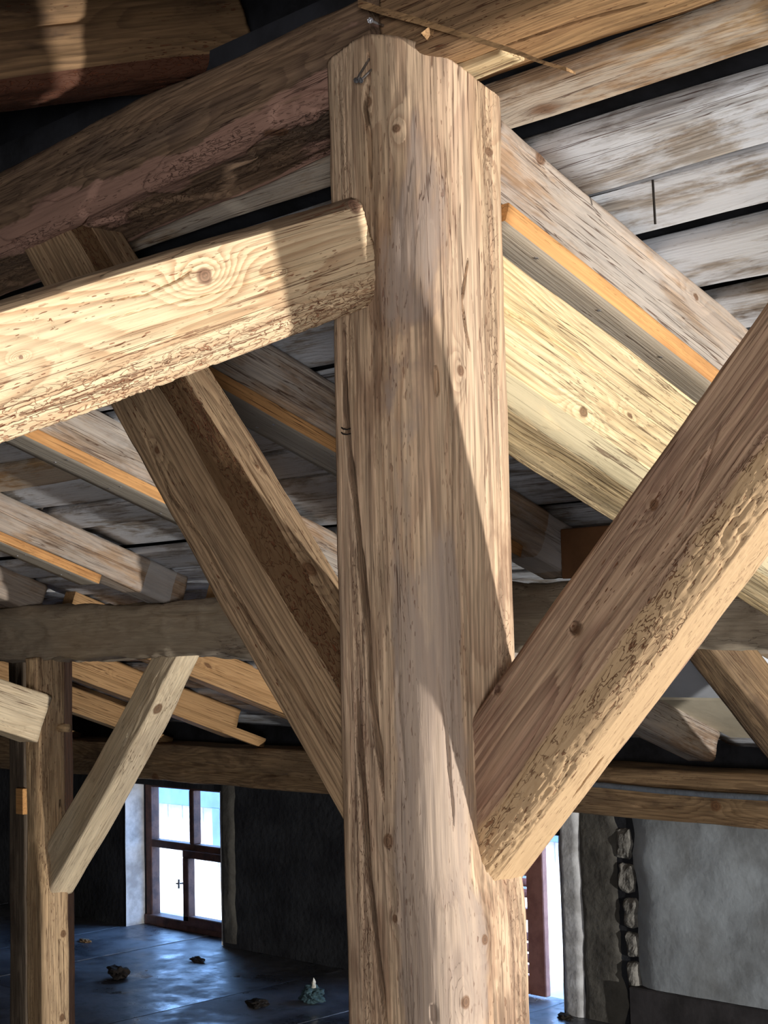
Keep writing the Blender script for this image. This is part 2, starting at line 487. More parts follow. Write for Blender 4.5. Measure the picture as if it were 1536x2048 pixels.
def timber(name, A, B, w, h, ez, mat, ns=60, cnt=(10, 3, 10, 3, 10, 3, 10, 3), cham=.008, lo=.004, mid=.0012, hi=0.0, seed=1,
           ring=.0055, pith=(.0, .0), wander=.012, gamp=1.6, cracks=(), knots=(), holes=(), worm=None, band=None, wf=None, hf=None, shift=None,
           parent=None, roundk=.22, mats2=None, post=None, endcut=.004, cham_var=.35, srange=None, hew=0.0, flake=None):
    """A squared log: local x runs along the length, the section lies in y, z; ez is the outward direction of the +z face.
    cham: one size, or four (a, b) legs for the arrises (+y+z, -y+z, -y-z, +y-z), or a function of x returning them."""
    A, B = np.array(A, float), np.array(B, float)
    L = np.linalg.norm(B - A)
    ex = (B - A) / L
    ez = np.array(ez, float)
    ez = ez - ex * ez.dot(ex)
    ez /= np.linalg.norm(ez)
    ey = np.cross(ez, ex)
    R = np.array([ex, ey, ez])
    to_local = lambda P: R @ (np.array(P, float) - A)
    if srange is None:
        S = np.linspace(0, L, ns + 1)
    else:
        a, b, frac = srange          # dense stations between a and b
        n1 = int(ns * frac)
        n0 = max(2, int((ns - n1) * a / max(L - (b - a), 1e-6)))
        S = np.unique(np.concatenate([np.linspace(0, a, n0 + 1), np.linspace(a, b, n1 + 1), np.linspace(b, L, max(2, ns - n1 - n0) + 1)]))
    n = len(S)
    W = np.array([wf(s) if wf else w for s in S])
    H = np.array([hf(s) if hf else h for s in S])
    if callable(cham):
        CC = np.array([cham(s) for s in S], float)
    elif np.ndim(cham) == 0:
        CC = np.tile(np.array([[cham, cham]] * 4, float), (n, 1, 1))
    else:
        CC = np.tile(np.array(cham, float), (n, 1, 1))
    for k in range(4):
        CC[:, k, :] *= (1 + cham_var * fbm(S * 2.3, k * 7.7, 0.5, seed + k, 3))[:, None]
    CC = np.clip(CC, .0015, None)
    a, b = CC[:, :, 0], CC[:, :, 1]
    hw, hh = W / 2, H / 2
    cor = [(hw - a[:, 0], hh), (-hw + a[:, 1], hh), (-hw, hh - b[:, 1]), (-hw, -hh + b[:, 2]), (-hw + a[:, 2], -hh), (hw - a[:, 3], -hh), (hw, -hh + b[:, 3]), (hw, hh - b[:, 0])]
    ang = [90, 135, 180, 225, 270, 315, 0, 45]
    Ys, Zs, Ns, fid = [], [], [], []
    for e in range(8):
        y0, z0 = cor[e]
        y1, z1 = cor[(e + 1) % 8]
        ln = np.hypot(y1 - y0, z1 - z0)
        for i in range(cnt[e]):
            t = i / cnt[e]
            if e % 2:
                th = math.radians(ang[e] - 40 + 80 * t)
            else:
                th = math.radians(ang[e])
            nn = np.array((math.cos(th), math.sin(th)))
            yy, zz = y0 + (y1 - y0) * t, z0 + (z1 - z0) * t
            if e % 2:
                bl = roundk * ln * math.sin(math.pi * t)
                yy, zz = yy + nn[0] * bl, zz + nn[1] * bl
            Ys.append(yy)
            Zs.append(zz)
            Ns.append(nn)
            fid.append(e)
    Y, Z = np.array(Ys).T, np.array(Zs).T          # (n, M)
    NN, fid = np.array(Ns), np.array(fid)
    Mn = len(fid)
    X = np.repeat(S[:, None], Mn, 1)
    X0, Y0, Z0 = X.copy(), Y.copy(), Z.copy()
    # surface
    dsp = lo * fbm(X * 1.6, Y * 6, Z * 6, seed + 5, 3)
    if mid:
        dsp = dsp + mid * fbm(X * 7, Y * 45, Z * 45, seed + 9, 2)
    if hi:
        dsp = dsp + hi * fbm(X * 14, Y * 240, Z * 240, seed + 13, 2)
    if hew:
        dsp = dsp - hew * np.abs(noise(X * 6.5, Y * 9, Z * 9, seed + 61)) - .5 * hew * np.abs(noise(X * 15, Y * 22, Z * 22, seed + 62))
    if flake:
        fl_ = noise(X * 4.5, Y * 16, Z * 16, seed + 65) + .5 * noise(X * 11, Y * 40, Z * 40, seed + 66)
        c_ = dict(X=X0, Y=Y0, Z=Z0, fid=np.repeat(fid[None], n, 0))
        dsp = dsp - flake(c_) * .009 * np.clip((fl_ - .02) / .06, 0, 1)
    ny = np.repeat(NN[None, :, 0], n, 0)
    nz = np.repeat(NN[None, :, 1], n, 0)

    def facing(nrm):
        nl = R @ np.array(nrm, float)
        return (ny * nl[1] + nz * nl[2]), nl

    def surf_dist(p, q, nl):
        # distance to a segment measured in the plane square to nl
        def flat(v):
            return v - nl * (v @ nl if v.ndim == 1 else 0)
        P = np.stack([X0, Y0, Z0], -1)
        P = P - (P @ nl)[..., None] * nl
        p, q = p - nl * (p @ nl), q - nl * (q @ nl)
        d = q - p
        t = np.clip(((P - p) @ d) / max(d @ d, 1e-9), 0, 1)
        return np.linalg.norm(P - p - t[..., None] * d, axis=-1), t

    OX, OY, OZ = np.zeros(X.shape), np.zeros(X.shape), np.zeros(X.shape)
    for ck in cracks:
        f, nl = facing(ck['n'])
        pts = [to_local(p) for p in ck['pts']]
        best = np.full(X.shape, 9.0)
        ww = np.zeros(X.shape)
        m = len(pts) - 1
        for i in range(m):
            d, t = surf_dist(pts[i], pts[i + 1], nl)
            g = (i + t) / m
            wd = ck['w'] * np.clip(np.minimum(g, 1 - g) * 5 + .25, 0, 1) * (1 + .35 * noise(X * 30, 0.5, 0.5, seed + 3))
            rel = d / wd
            best = np.minimum(best, rel)
        dv = -np.array(ck['n'], float) * .35 + np.array((-.68, .70, .1))     # splits run in obliquely
        dv = R @ (dv / np.linalg.norm(dv))
        pf = ck['d'] * np.exp(-best ** 4) * (f > .25) * np.clip(.8 + .5 * noise(X * 9, 3.3, 1.1, seed + 31), .55, 1)
        OX, OY, OZ = OX + pf * dv[0], OY + pf * dv[1], OZ + pf * dv[2]
    ctx = dict(X=X0, Y=Y0, Z=Z0, fid=np.repeat(fid[None], n, 0), S=S, L=L)
    WA = worm(ctx) if worm else np.zeros(X.shape)
    if worm:
        rg = np.clip(1 - np.abs(noise(X0 * 75, Y0 * 150, Z0 * 150, seed + 51)) * 4, 0, 1)
        dsp = dsp - WA * .0034 * rg * np.clip(.5 + noise(X0 * 7, Y0 * 25, Z0 * 25, seed + 52), 0, 1)
    for hl in holes:
        f, nl = facing(hl['n'])
        p = to_local(hl['p'])
        d, t = surf_dist(p, p + np.array((1e-5, 0, 0)), nl)
        dv = R @ np.array((-.68, .72, .1))
        pf = hl['d'] * (1 / (1 + np.exp(np.clip((d - hl['r']) / (hl['r'] * .12), -40, 40)))) * (f > .25)
        OX, OY, OZ = OX + pf * dv[0], OY + pf * dv[1], OZ + pf * dv[2]
    G = np.sqrt((Y0 - pith[0] - wander * noise(X0 * .9, 1.5, 2.5, seed + 21) - .5 * wander * noise(X0 * 2.6, 4.5, 2.5, seed + 22)) ** 2
                + (Z0 - pith[1] - wander * noise(X0 * .8, 7.5, 3.5, seed + 23) - .5 * wander * noise(X0 * 2.9, 8.5, 2.5, seed + 25)) ** 2) / ring
    G = G + gamp * fbm(X0 * 2.2, Y0 * 11, Z0 * 11, seed + 27, 3)
    KN = np.zeros(X.shape)
    for kt in knots:
        f, nl = facing(kt['n'])
        p = to_local(kt['p'])
        P = np.stack([X0, Y0, Z0], -1) - p
        P = P - (P @ nl)[..., None] * nl
        dx = P[..., 0]
        dl = np.sqrt(np.maximum((P ** 2).sum(-1) - dx ** 2, 0))
        r = kt['r']
        msk = (f > .2)
        G = G + msk * kt.get('a', 5) * .7 * np.exp(-((dx / (r * 4.5)) ** 2 + (dl / (r * 2.0)) ** 2))
        kr = np.sqrt(dx ** 2 + (dl * 1.15) ** 2) * (1 + .12 * noise(X0 * 90, Y0 * 90, Z0 * 90, seed))
        KN = np.maximum(KN, msk * np.clip(1.25 - kr / r * .75, 0, 1))
        dsp = dsp + msk * .003 * np.exp(-(kr / (r * 1.5)) ** 2)
    X = X + OX
    Y = Y + ny * dsp + OY
    Z = Z + nz * dsp + OZ
    if shift:
        sh = np.array([shift(s) for s in S])
        Y, Z = Y + sh[:, :1], Z + sh[:, 1:2]
    if post is not None:
        X, Y, Z = post(X, Y, Z, fid)
    # slightly uneven saw cut at the ends
    X[0] += endcut * noise(Y[0] * 25, Z[0] * 25, .5, seed + 41)
    X[-1] += endcut * noise(Y[-1] * 25, Z[-1] * 25, .5, seed + 42)
    V = np.stack([X, Y, Z], -1).reshape(-1, 3)
    c0, c1 = V[:Mn].mean(0), V[-Mn:].mean(0)
    V = np.concatenate([V, [c0, c1]])
    i = np.arange(n - 1)[:, None] * Mn
    j = np.arange(Mn)[None, :]
    j2 = (j + 1) % Mn
    Q = np.stack([i + j, i + Mn + j, i + Mn + j2, i + j2], -1).reshape(-1, 4)
    T0 = np.stack([np.full(Mn, n * Mn), np.arange(Mn), (np.arange(Mn) + 1) % Mn], -1)
    T1 = np.stack([np.full(Mn, n * Mn + 1), (n - 1) * Mn + (np.arange(Mn) + 1) % Mn, (n - 1) * Mn + np.arange(Mn)], -1)
    me = bpy.data.meshes.new(name)
    me.vertices.add(len(V))
    me.vertices.foreach_set('co', V.ravel())
    loops = np.concatenate([Q.ravel(), T0.ravel(), T1.ravel()]).astype(np.int32)
    starts = np.concatenate([np.arange(len(Q)) * 4, len(Q) * 4 + np.arange(2 * Mn) * 3]).astype(np.int32)
    me.loops.add(len(loops))
    me.loops.foreach_set('vertex_index', loops)
    me.polygons.add(len(starts))
    me.polygons.foreach_set('loop_start', starts)
    me.update(calc_edges=True)
    sm = np.ones(len(starts), bool)
    sm[len(Q):] = False
    me.polygons.foreach_set('use_smooth', sm)
    me.materials.append(mat)
    if mats2:
        me.materials.append(mats2[1])
        fq = np.tile(fid, n - 1)
        mi = np.zeros(len(starts), np.int32)
        mi[:len(Q)] = np.isin(fq, mats2[0]).astype(np.int32)
        me.polygons.foreach_set('material_index', mi)

    def attr(nm, arr):
        at = me.attributes.new(nm, 'FLOAT', 'POINT')
        full = np.zeros(len(V), np.float32)
        full[:n * Mn] = arr.ravel()
        full[n * Mn] = arr[0].mean()
        full[n * Mn + 1] = arr[-1].mean()
        at.data.foreach_set('value', full)

    attr('grain', G + 200)
    attr('knot', KN)
    attr('worm', WA)
    attr('band', band(ctx) if band else np.zeros(X.shape))
    me.validate()
    o = bpy.data.objects.new(name, me)
    COL.objects.link(o)
    Mx = Matrix(((ex[0], ey[0], ez[0], A[0]), (ex[1], ey[1], ez[1], A[1]), (ex[2], ey[2], ez[2], A[2]), (0, 0, 0, 1)))
    if parent is not None:
        o.parent = parent
        o.matrix_world = Mx
        o.matrix_parent_inverse = parent.matrix_basis.inverted()
        o.matrix_basis = Mx
    else:
        o.matrix_world = Mx
    return o


TAN = math.tan(math.radians(19.5))
roof_z = lambda Y: 2.45 - (Y - 1.63) * TAN          # underside of the boards, far slope
near_z = lambda Y: 2.615 - (1.2 - Y) * TAN          # underside of the boards, near slope
YW = 5.17                                           # inner face of the back wall

# ================================================================== setting
# floor
fl = box('floor', (-9.2, -3.2, -.3), (3.4, 5.37, -.03), M['deck'], bev=0)
tag(fl, 'dark worn attic floor of large sheets reflecting window light', None, None, 'structure')
xs = [-9.2, -8.55, -7.93, -7.32, -6.72, -6.12, -5.525, -4.9, -4.29, -3.68, -3.07, -2.45, -1.85, -1.2, -.6, 0, .6, 1.2, 1.8, 2.4, 3.0, 3.4]
random.seed(3)
for i in range(len(xs) - 1):
    y = -3.2 - random.random() * 1.2
    while y < 5.37:
        y1 = y + 2.4
        a, b = max(y, -3.2), min(y1, 5.37)
        if b - a > .05:
            box('floor_sheet', (xs[i] + .003, a + .003, -.03), (xs[i + 1] - .003, b - .003, random.uniform(-.003, .002)), M['floor'], fl, bev=.003)
        y = y1

# back wall with two openings
O1 = (-7.30, -6.44, 0.0, .80)
O2 = (-5.02, -4.165, 0.0, .735)
ZT = .84
segs = [box_geo((-9.2, YW, -.3), (O1[0], YW + .20, ZT)), box_geo((O1[0], YW, O1[3]), (O1[1], YW + .20, ZT)),
        box_geo((O1[1], YW, -.3), (O2[0], YW + .20, ZT)), box_geo((O2[0], YW, O2[3]), (O2[1], YW + .20, ZT)),
        box_geo((O2[1], YW, -.3), (3.4, YW + .20, ZT))]
v, f = join(segs)
wb = mesh_obj('wall_back', v, f, M['wall_dark'])
tag(wb, 'low dark back wall under the eaves with two openings', None, None, 'structure')
for nm, lo_, hi_ in (('wall_left', (-9.4, -3.2, -.3), (-9.2, 5.6, 2.9)), ('wall_right', (3.4, -3.2, -.3), (3.6, 5.6, 2.9)),
                     ('wall_front', (-9.2, -3.4, -.3), (3.4, -3.2, 1.4))):
    tag(box(nm, lo_, hi_, M['wall_mid'], bev=0), 'plain attic end wall', None, None, 'structure')


def relief_slab(name, outline, y_front, thick, mat, parent, nx=40, nz=40, amp=.006, seed=4, edge=.012):
    """plaster slab on the back wall with rough left and right edges; outline(z) gives the x range"""
    z0, z1 = outline[0]
    fn = outline[1]
    V, F = [], []
    for j in range(nz + 1):
        z = z0 + (z1 - z0) * j / nz
        xa, xb = fn(z)
        for i in range(nx + 1):
            t = i / nx
            x = xa + (xb - xa) * t
            e = min(min(i, nx - i) / 2.0, 1.0)
            y = y_front + thick * (1 - e ** .6) * .999 - amp * float(fbm(np.array(x * 6), np.array(z * 6), np.array(.5), seed, 3)) * e
            V.append((x, y, z))
    for j in range(nz):
        for i in range(nx):
            a_ = j * (nx + 1) + i
            F.append((a_, a_ + 1, a_ + nx + 2, a_ + nx + 1))
    return mesh_obj(name, V, F, mat, parent, smooth=True)


def jag(z, seed, amp):
    return amp * float(fbm(np.array(z * 9.0), np.array(.3), np.array(.7), seed, 4))


# plaster layers right of the second opening
relief_slab('window_surround', ((0, ZT), lambda z: (O2[1] + .002, -4.055 + jag(z, 3, .012))), YW - .022, .022, M['reveal'], wb, nx=10, nz=50, amp=.004, seed=8)
relief_slab('cement_patch', ((0, ZT), lambda z: (-4.06 + jag(z, 5, .01), -3.86 + jag(z, 6, .022) - .03 * (z - .4))), YW - .012, .012, M['wall_mid'], wb, nx=16, nz=60, seed=11)
relief_slab('plaster_coat', ((.17, ZT), lambda z: (-3.775 + jag(z, 9, .014) - .03 * (z - .4), 3.3)), YW - .035, .035, M['wall_light'], wb, nx=150, nz=50, seed=15)
relief_slab('plaster_edge', ((.02, ZT), lambda z: (-6.44 + .001, -6.33 + jag(z, 2, .012))), YW - .014, .014, M['wall_mid'], wb, nx=8, nz=40, seed=14)
for x0, x1, z0, z1 in ((-3.875, -3.785, .655, .80), (-3.865, -3.775, .52, .66), (-3.85, -3.765, .385, .525), (-3.84, -3.765, .27, .39), (-3.835, -3.765, .12, .275)):
    V, F = [], []
    nx_, nz_ = 8, 10
    for j_ in range(nz_ + 1):
        for i_ in range(nx_ + 1):
            u_, v_ = i_ / nx_ * 2 - 1, j_ / nz_ * 2 - 1
            rr_ = max(abs(u_), abs(v_))
            sq_ = 1 - .18 * (u_ * v_) ** 2
            px_ = (x0 + x1) / 2 + (x1 - x0) / 2 * u_ * sq_ + .008 * float(noise(np.array(v_ * 2.2), np.array(u_ + z0 * 9), np.array(.5), 8))
            pz_ = (z0 + z1) / 2 + (z1 - z0) / 2 * v_ * sq_ + .007 * float(noise(np.array(u_ * 2.2), np.array(v_ + z0 * 9), np.array(.5), 9))
            V.append((px_, YW + .02 - .042 * (1 - rr_ ** 5) + .008 * float(fbm(np.array(px_ * 40), np.array(pz_ * 30), np.array(z0), 3, 3)), pz_))
    for j_ in range(nz_):
        for i_ in range(nx_):
            a_ = j_ * (nx_ + 1) + i_
            F.append((a_, a_ + 1, a_ + nx_ + 2, a_ + nx_ + 1))
    mesh_obj('stone', V, F, M['stone'], wb)
sk = box('baseboard_back', (-3.80, YW - .05, 0), (3.3, YW + .01, .17), M['skirt'], bev=.006)
tag(sk, 'dark skirting band at the foot of the pale plaster', None, None, 'structure')
# window reveals, plastered
for (xa, xb, z0, z1), nm in ((O1, 'reveal'), (O2, 'reveal')):
    for x, s in ((xa, 1), (xb, -1)):
        V, F = [], []
        for j in range(13):
            for i in range(6):
                zz = z0 + (z1 - z0) * j / 12
                V.append((x + s * (.004 + .004 * float(noise(np.array(zz * 9), np.array(i * .6), np.array(x), 4))), YW - .005 + i * .026, zz))
        for j in range(12):
            for i in range(5):
                a_ = j * 6 + i
                F.append((a_, a_ + 1, a_ + 7, a_ + 6))
        mesh_obj(nm, V, F, M['reveal'], wb, smooth=True)


def window(name, O, yf, label):
    xa, xb, z0, z1 = O
    w_ = empty(name, ((xa + xb) / 2, yf, z0))
    tag(w_, label, None, None, 'structure')
    F_ = M['frame']
    xm, zt = -6.865, .455
    box('jamb', (xa + .01, yf, z0), (xa + .065, yf + .06, z1), F_, w_)
    box('jamb', (xb - .035, yf, z0), (xb, yf + .06, z1), F_, w_)
    box('head', (xa + .065, yf, z1 - .03), (xb - .035, yf + .06, z1), F_, w_)
    box('sill', (xa + .01, yf - .015, z0), (xb, yf + .07, z0 + .055), F_, w_)
    box('transom', (xa + .065, yf, zt - .022), (xb - .035, yf + .055, zt + .02), F_, w_)
    box('mullion', (xm - .02, yf, zt + .02), (xm + .02, yf + .055, z1 - .03), F_, w_)
    # lower right sash in its own frame, standing slightly proud
    s0, s1 = xm - .06, xb - .03
    sh = box('sash', (s0, yf - .02, zt - .055), (s1, yf + .03, zt - .012), F_, w_)
    box('sash_stile', (s0, yf - .02, .055), (s0 + .05, yf + .03, zt - .055), F_, sh)
    box('sash_rail', (s0, yf - .02, .03), (s1, yf + .03, .085), F_, sh)
    box('sash_stile', (s1 - .018, yf - .02, .085), (s1, yf + .03, zt - .055), F_, sh)
    v1, f1 = tube_geo([(s0 + .0, yf - .045, .235), (s0 + .0, yf - .045, .285)], .006, 8)
    v2, f2 = tube_geo([(s0 + .012, yf - .02, .262), (s0 - .002, yf - .048, .262), (s0 - .016, yf - .05, .262)], .005, 8)
    v, f = join([(v1, f1), (v2, f2)])
    mesh_obj('handle', v, f, M['steel'], sh, smooth=True)
    for (a_, b_, c_, d_) in ((xa + .065, xm - .02, zt + .02, z1 - .03), (xm + .02, xb - .035, zt + .02, z1 - .03), (xa + .065, s0, .055, zt - .022), (s0 + .05, s1 - .018, .085, zt - .055)):
        box('pane', (a_ - .004, yf + .022, c_ - .004), (b_ + .004, yf + .026, d_ + .004), M['glass'], w_, bev=0)
    return w_


window('window_1', O1, 5.30, 'small four pane window at floor level with brown painted frame')
w2 = empty('window_2', ((O2[0] + O2[1]) / 2, 5.335, 0))
tag(w2, 'narrow floor level opening beside the louvred shutter', None, None, 'structure')
box('jamb', (O2[0], 5.335, 0), (O2[0] + .05, 5.365, O2[3]), M['reveal'], w2)
box('jamb', (O2[1] - .02, 5.335, 0), (O2[1], 5.365, O2[3]), M['reveal'], w2)
box('head', (O2[0], 5.335, O2[3] - .03), (O2[1], 5.365, O2[3]), M['reveal'], w2)
box('pane', (O2[0] + .05, 5.350, .0), (O2[1] - .02, 5.353, O2[3] - .03), M['glass'], w2, bev=0)

# louvred shutter
shu = empty('louvred_shutter', (-4.7, 5.31, 0))
tag(shu, 'terracotta painted louvred shutter standing in the right-hand opening', 'shutter')
xa, xb = -5.0, -4.375
box('stile', (xa, 5.30, .01), (xa + .09, 5.335, .71), M['shutter'], shu)
box('stile', (xb - .095, 5.30, .01), (xb, 5.335, .71), M['shutter'], shu)
box('rail', (xa + .09, 5.30, .01), (xb - .095, 5.335, .09), M['shutter'], shu)
box('rail', (xa + .09, 5.30, .33), (xb - .095, 5.335, .38), M['shutter'], shu)
box('rail', (xa + .09, 5.30, .63), (xb - .095, 5.335, .71), M['shutter'], shu)
for k in range(11):
    z = .115 + k * .047
    if .30 < z < .40:
        continue
    mw = Matrix.Translation((0, 5.317, z)) @ Matrix.Rotation(math.radians(38), 4, 'X')
    box('slat', (xa + .085, -.022, -.004), (xb - .09, .022, .004), M['shutter'], shu, bev=.002, mw=mw)

# terrace outside
ter = box('terrace_floor', (-16, 5.37, -.42), (2, 12, -.12), M['ext_floor'], bev=0)
tag(ter, 'sunlit pale terrace outside the windows', None, None, 'structure')
par = empty('plank_parapet', (-9, 6.95, -.12))
tag(par, 'sunlit pale plank parapet seen outside through the windows', 'parapet')
x = -14.0
random.seed(12)
while x < 0:
    w_ = random.uniform(.15, .24)
    box('plank', (x, 6.9 + random.uniform(0, .012), -.12), (x + w_ - .008, 6.935, .45 + random.uniform(-.005, .005)), M['ext_wall'], par, bev=.003)
    x += w_
box('rail', (-14, 6.87, .41), (0, 6.95, .66), M['ext_shade_blue'], par)  # rail coloured blue to paint in the shaded top band
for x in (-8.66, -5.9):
    box('post', (x, 6.87, .1), (x + .085, 6.9, .42), M['ext_shade_blue'], par)  # narrow blue strip, painted shade on the boards

# ================================================================== roof
ce = mesh_obj('ceiling', *join([
    box_geo((0, 0, 0), (1, 1, 1)),
]), M['deck'])
# deck slabs above the boards, far and near slope
vf = []
for (ya, yb, zf) in ((1.60, 5.55, roof_z), (-3.4, 1.74, near_z)):
    vf.append(([(x, y, zf(y) + .055 + t) for x in (-9.4, 3.6) for y in (ya, yb) for t in (0, .08)], BOXF))
vf.append(([(x, y, z) for x in (-9.4, 3.6) for y in (1.735, 1.80) for z in (2.44, 2.95)], BOXF))
vf.append(([(x, y, z) for x in (-9.4, 3.6) for y in (5.34, 5.37) for z in (.83, 1.20)], BOXF))
ce.data.clear_geometry()
v, f = join(vf)
ce.data.from_pydata(v, [], f)
tag(ce, 'low pitched roof deck of old boards over the rafters', None, None, 'structure')

RAF = [-1.5, -2.53, -3.35, -4.37, -5.25, -6.15, -7.05, -8.0, -.6, .3, 1.2, 2.1]
rs = random.Random(21)


def roof_board(xa, xb, ya, yb, zf, mat, th=.028, seed=0, drop=0.0, sgn=1):
    ym = (ya + yb) / 2
    nrm = (0, -TAN * sgn, -1)
    A = (xa, ym, zf(ym) + th / 2 - drop)
    B = (xb, ym + rs.uniform(-.006, .006), zf(ym) + th / 2 - drop)
    wd = (yb - ya) / math.cos(math.radians(19.5))
    kn = []
    for k in range(rs.choice((0, 1, 1, 2))):
        px = rs.uniform(xa + .2, xb - .2)
        py = ym + rs.uniform(-.3, .3) * (yb - ya)
        kn.append(dict(n=nrm, p=(px, py, zf(py)), r=rs.uniform(.012, .024), a=6))
    n = max(12, int((xb - xa) * 9))
    return timber('roof_board', A, B, wd, th, nrm, mat, ns=n, cnt=(8, 1, 2, 1, 2, 1, 2, 1), cham=.004, lo=.006, mid=.0015, seed=seed, ring=.0065,
                  pith=(rs.uniform(-.08, .08), -rs.uniform(.02, .09)), wander=.035, gamp=2.0, knots=kn, parent=ce,
                  wf=lambda s: wd * (1 + .05 * float(noise(np.array(s * 1.7), np.array(.5), np.array(.5), seed + 77))), roundk=.1)


edges = [(1.742, 1.82), (1.865, 2.0), (2.034, 2.16), (2.195, 2.33), (2.362, 2.47), (2.498, 2.632), (2.665, 2.80), (2.815, 2.93), (2.965, 3.13), (3.155, 3.30), (3.325, 3.5), (3.53, 3.70),
         (3.72, 3.90), (3.92, 4.12), (4.15, 4.33), (4.36, 4.52), (4.55, 4.72), (4.75, 4.95), (4.97, 5.16), (5.19, 5.38)]
joints = sorted(RAF)
sd = 100
for r, (ya, yb) in enumerate(edges):
    js = [-9.2] + sorted(rs.sample([-7.11, -6.21, -5.31, -4.43, -3.41, -2.59], 2) + rs.sample([-.66, .24, 1.14], 1)) + [3.4]
    if r == 1:
        js = [-9.2, -5.31, -1.56, 3.4]
    for xa, xb in zip(js[:-1], js[1:]):
        if ya > 3.9 and xa > -4.9 and False:
            continue
        mat = M['board_warm'] if (r == 0 or rs.random() < .12) else (M['board_dark'] if rs.random() < .06 else M['board'])
        if xa > -2.6 and r < 5:
            mat = M['board_warm'] if r == 0 else M['board']
        sd += 1
        roof_board(xa + .004, xb - .004, ya, yb, roof_z, mat, seed=sd, drop=rs.uniform(-.012, .010))
y = 1.70
r = 0
while y > -3.1:
    wd = rs.uniform(.17, .26)
    js = [-9.2, rs.choice([-6.2, -5.1]), rs.choice([-3.0, -2.08, -1.15]), 3.4]
    for xa, xb in zip(js[:-1], js[1:]):
        sd += 1
        roof_board(xa + .004, xb - .004, y - wd, y, near_z, M['board_dark'] if rs.random() < .7 else M['board'], seed=sd, drop=rs.uniform(-.005, .004), sgn=-1)
    y -= wd + rs.uniform(.012, .03)
    r += 1
# smooth panels fixed under the boards of the lower right bay
for ya, yb, mat, nm in ((3.95, 4.66, 'panel_grey', 'ceiling_panel'), (4.69, 5.16, 'panel_cream', 'ceiling_panel')):
    V = [(x, y, roof_z(y) - .012 - t) for x in (-3.30, -2.60) for y in (ya, yb) for t in (0, .014)]
    mesh_obj(nm, V, BOXF, M[mat], ce)
    V = [(x, y, roof_z(y) - .012 - t) for x in (-4.30, -3.42) for y in (ya, yb) for t in (0, .014)]
    mesh_obj(nm, V, BOXF, M[mat], ce)

for (px, py, ln) in ((1306, 372, .062),):
    dY = ray(px, py)
    nn_ = np.array((0, TAN, 1.0))
    p_ = CAM + dY * ((np.array((0, 1.63, 2.45)) - CAM) @ nn_ / (dY @ nn_))
    mesh_obj('nail', *tube_geo([p_ + np.array((0, 0, .01)), p_ + np.array((0, .002, -ln))], .0022, 6), M['dark_bit'], ce)

# ================================================================== main frame
HI = (70, 36, 70, 4, 8, 4, 8, 4)

# ---- central post
PZ = 2.485
post_crack = [on(735, 80, 'y', 1.545), on(738, 150, 'y', 1.545), on(731, 210, 'y', 1.545), on(738, 260, 'y', 1.545), on(741, 320, 'y', 1.545), on(742, 385, 'y', 1.545)]
post_crack2 = [on(688, 650, 'y', 1.545), on(692, 800, 'y', 1.545), on(700, 900, 'y', 1.545), on(713, 1000, 'y', 1.545), on(724, 1130, 'y', 1.545), on(733, 1250, 'y', 1.545), on(744, 1400, 'y', 1.545), on(757, 1500, 'y', 1.545), on(766, 1600, 'y', 1.545)]
post_crack3 = [on(712, 1380, 'y', 1.545), on(718, 1480, 'y', 1.545), on(726, 1580, 'y', 1.545), on(732, 1680, 'y', 1.545), on(736, 1760, 'y', 1.545), on(744, 1860, 'y', 1.545), on(756, 1980, 'y', 1.545), on(764, 2080, 'y', 1.545)]
NV = (.5, -.86, 0)
PX = (1, 0, 0)
NY = (0, -1, 0)


def post_wf(s):
    return .19 + .012 * (1 / (1 + math.exp((s - 1.24) / .02)))


def post_shift(s):
    return (-.006 * (1 / (1 + math.exp((s - 1.24) / .02))), 0)


def post_top(X, Y, Z, fid):
    # the head is cut with a hump: lower towards the +X/+Y side
    t = np.clip((X - 2.30) / (PZ - 2.30), 0, 1)
    yy = np.clip((.095 - Y) / .19, 0, 1)          # 0 at -X side .. 1 at +X side
    zz = np.clip((.095 - Z) / .19, 0, 1)
    X = X - t * (.05 * np.clip(yy - .35, 0, 1) + .05 * zz * yy + .05 * np.clip(.5 - yy, 0, 1))
    return X, Y, Z


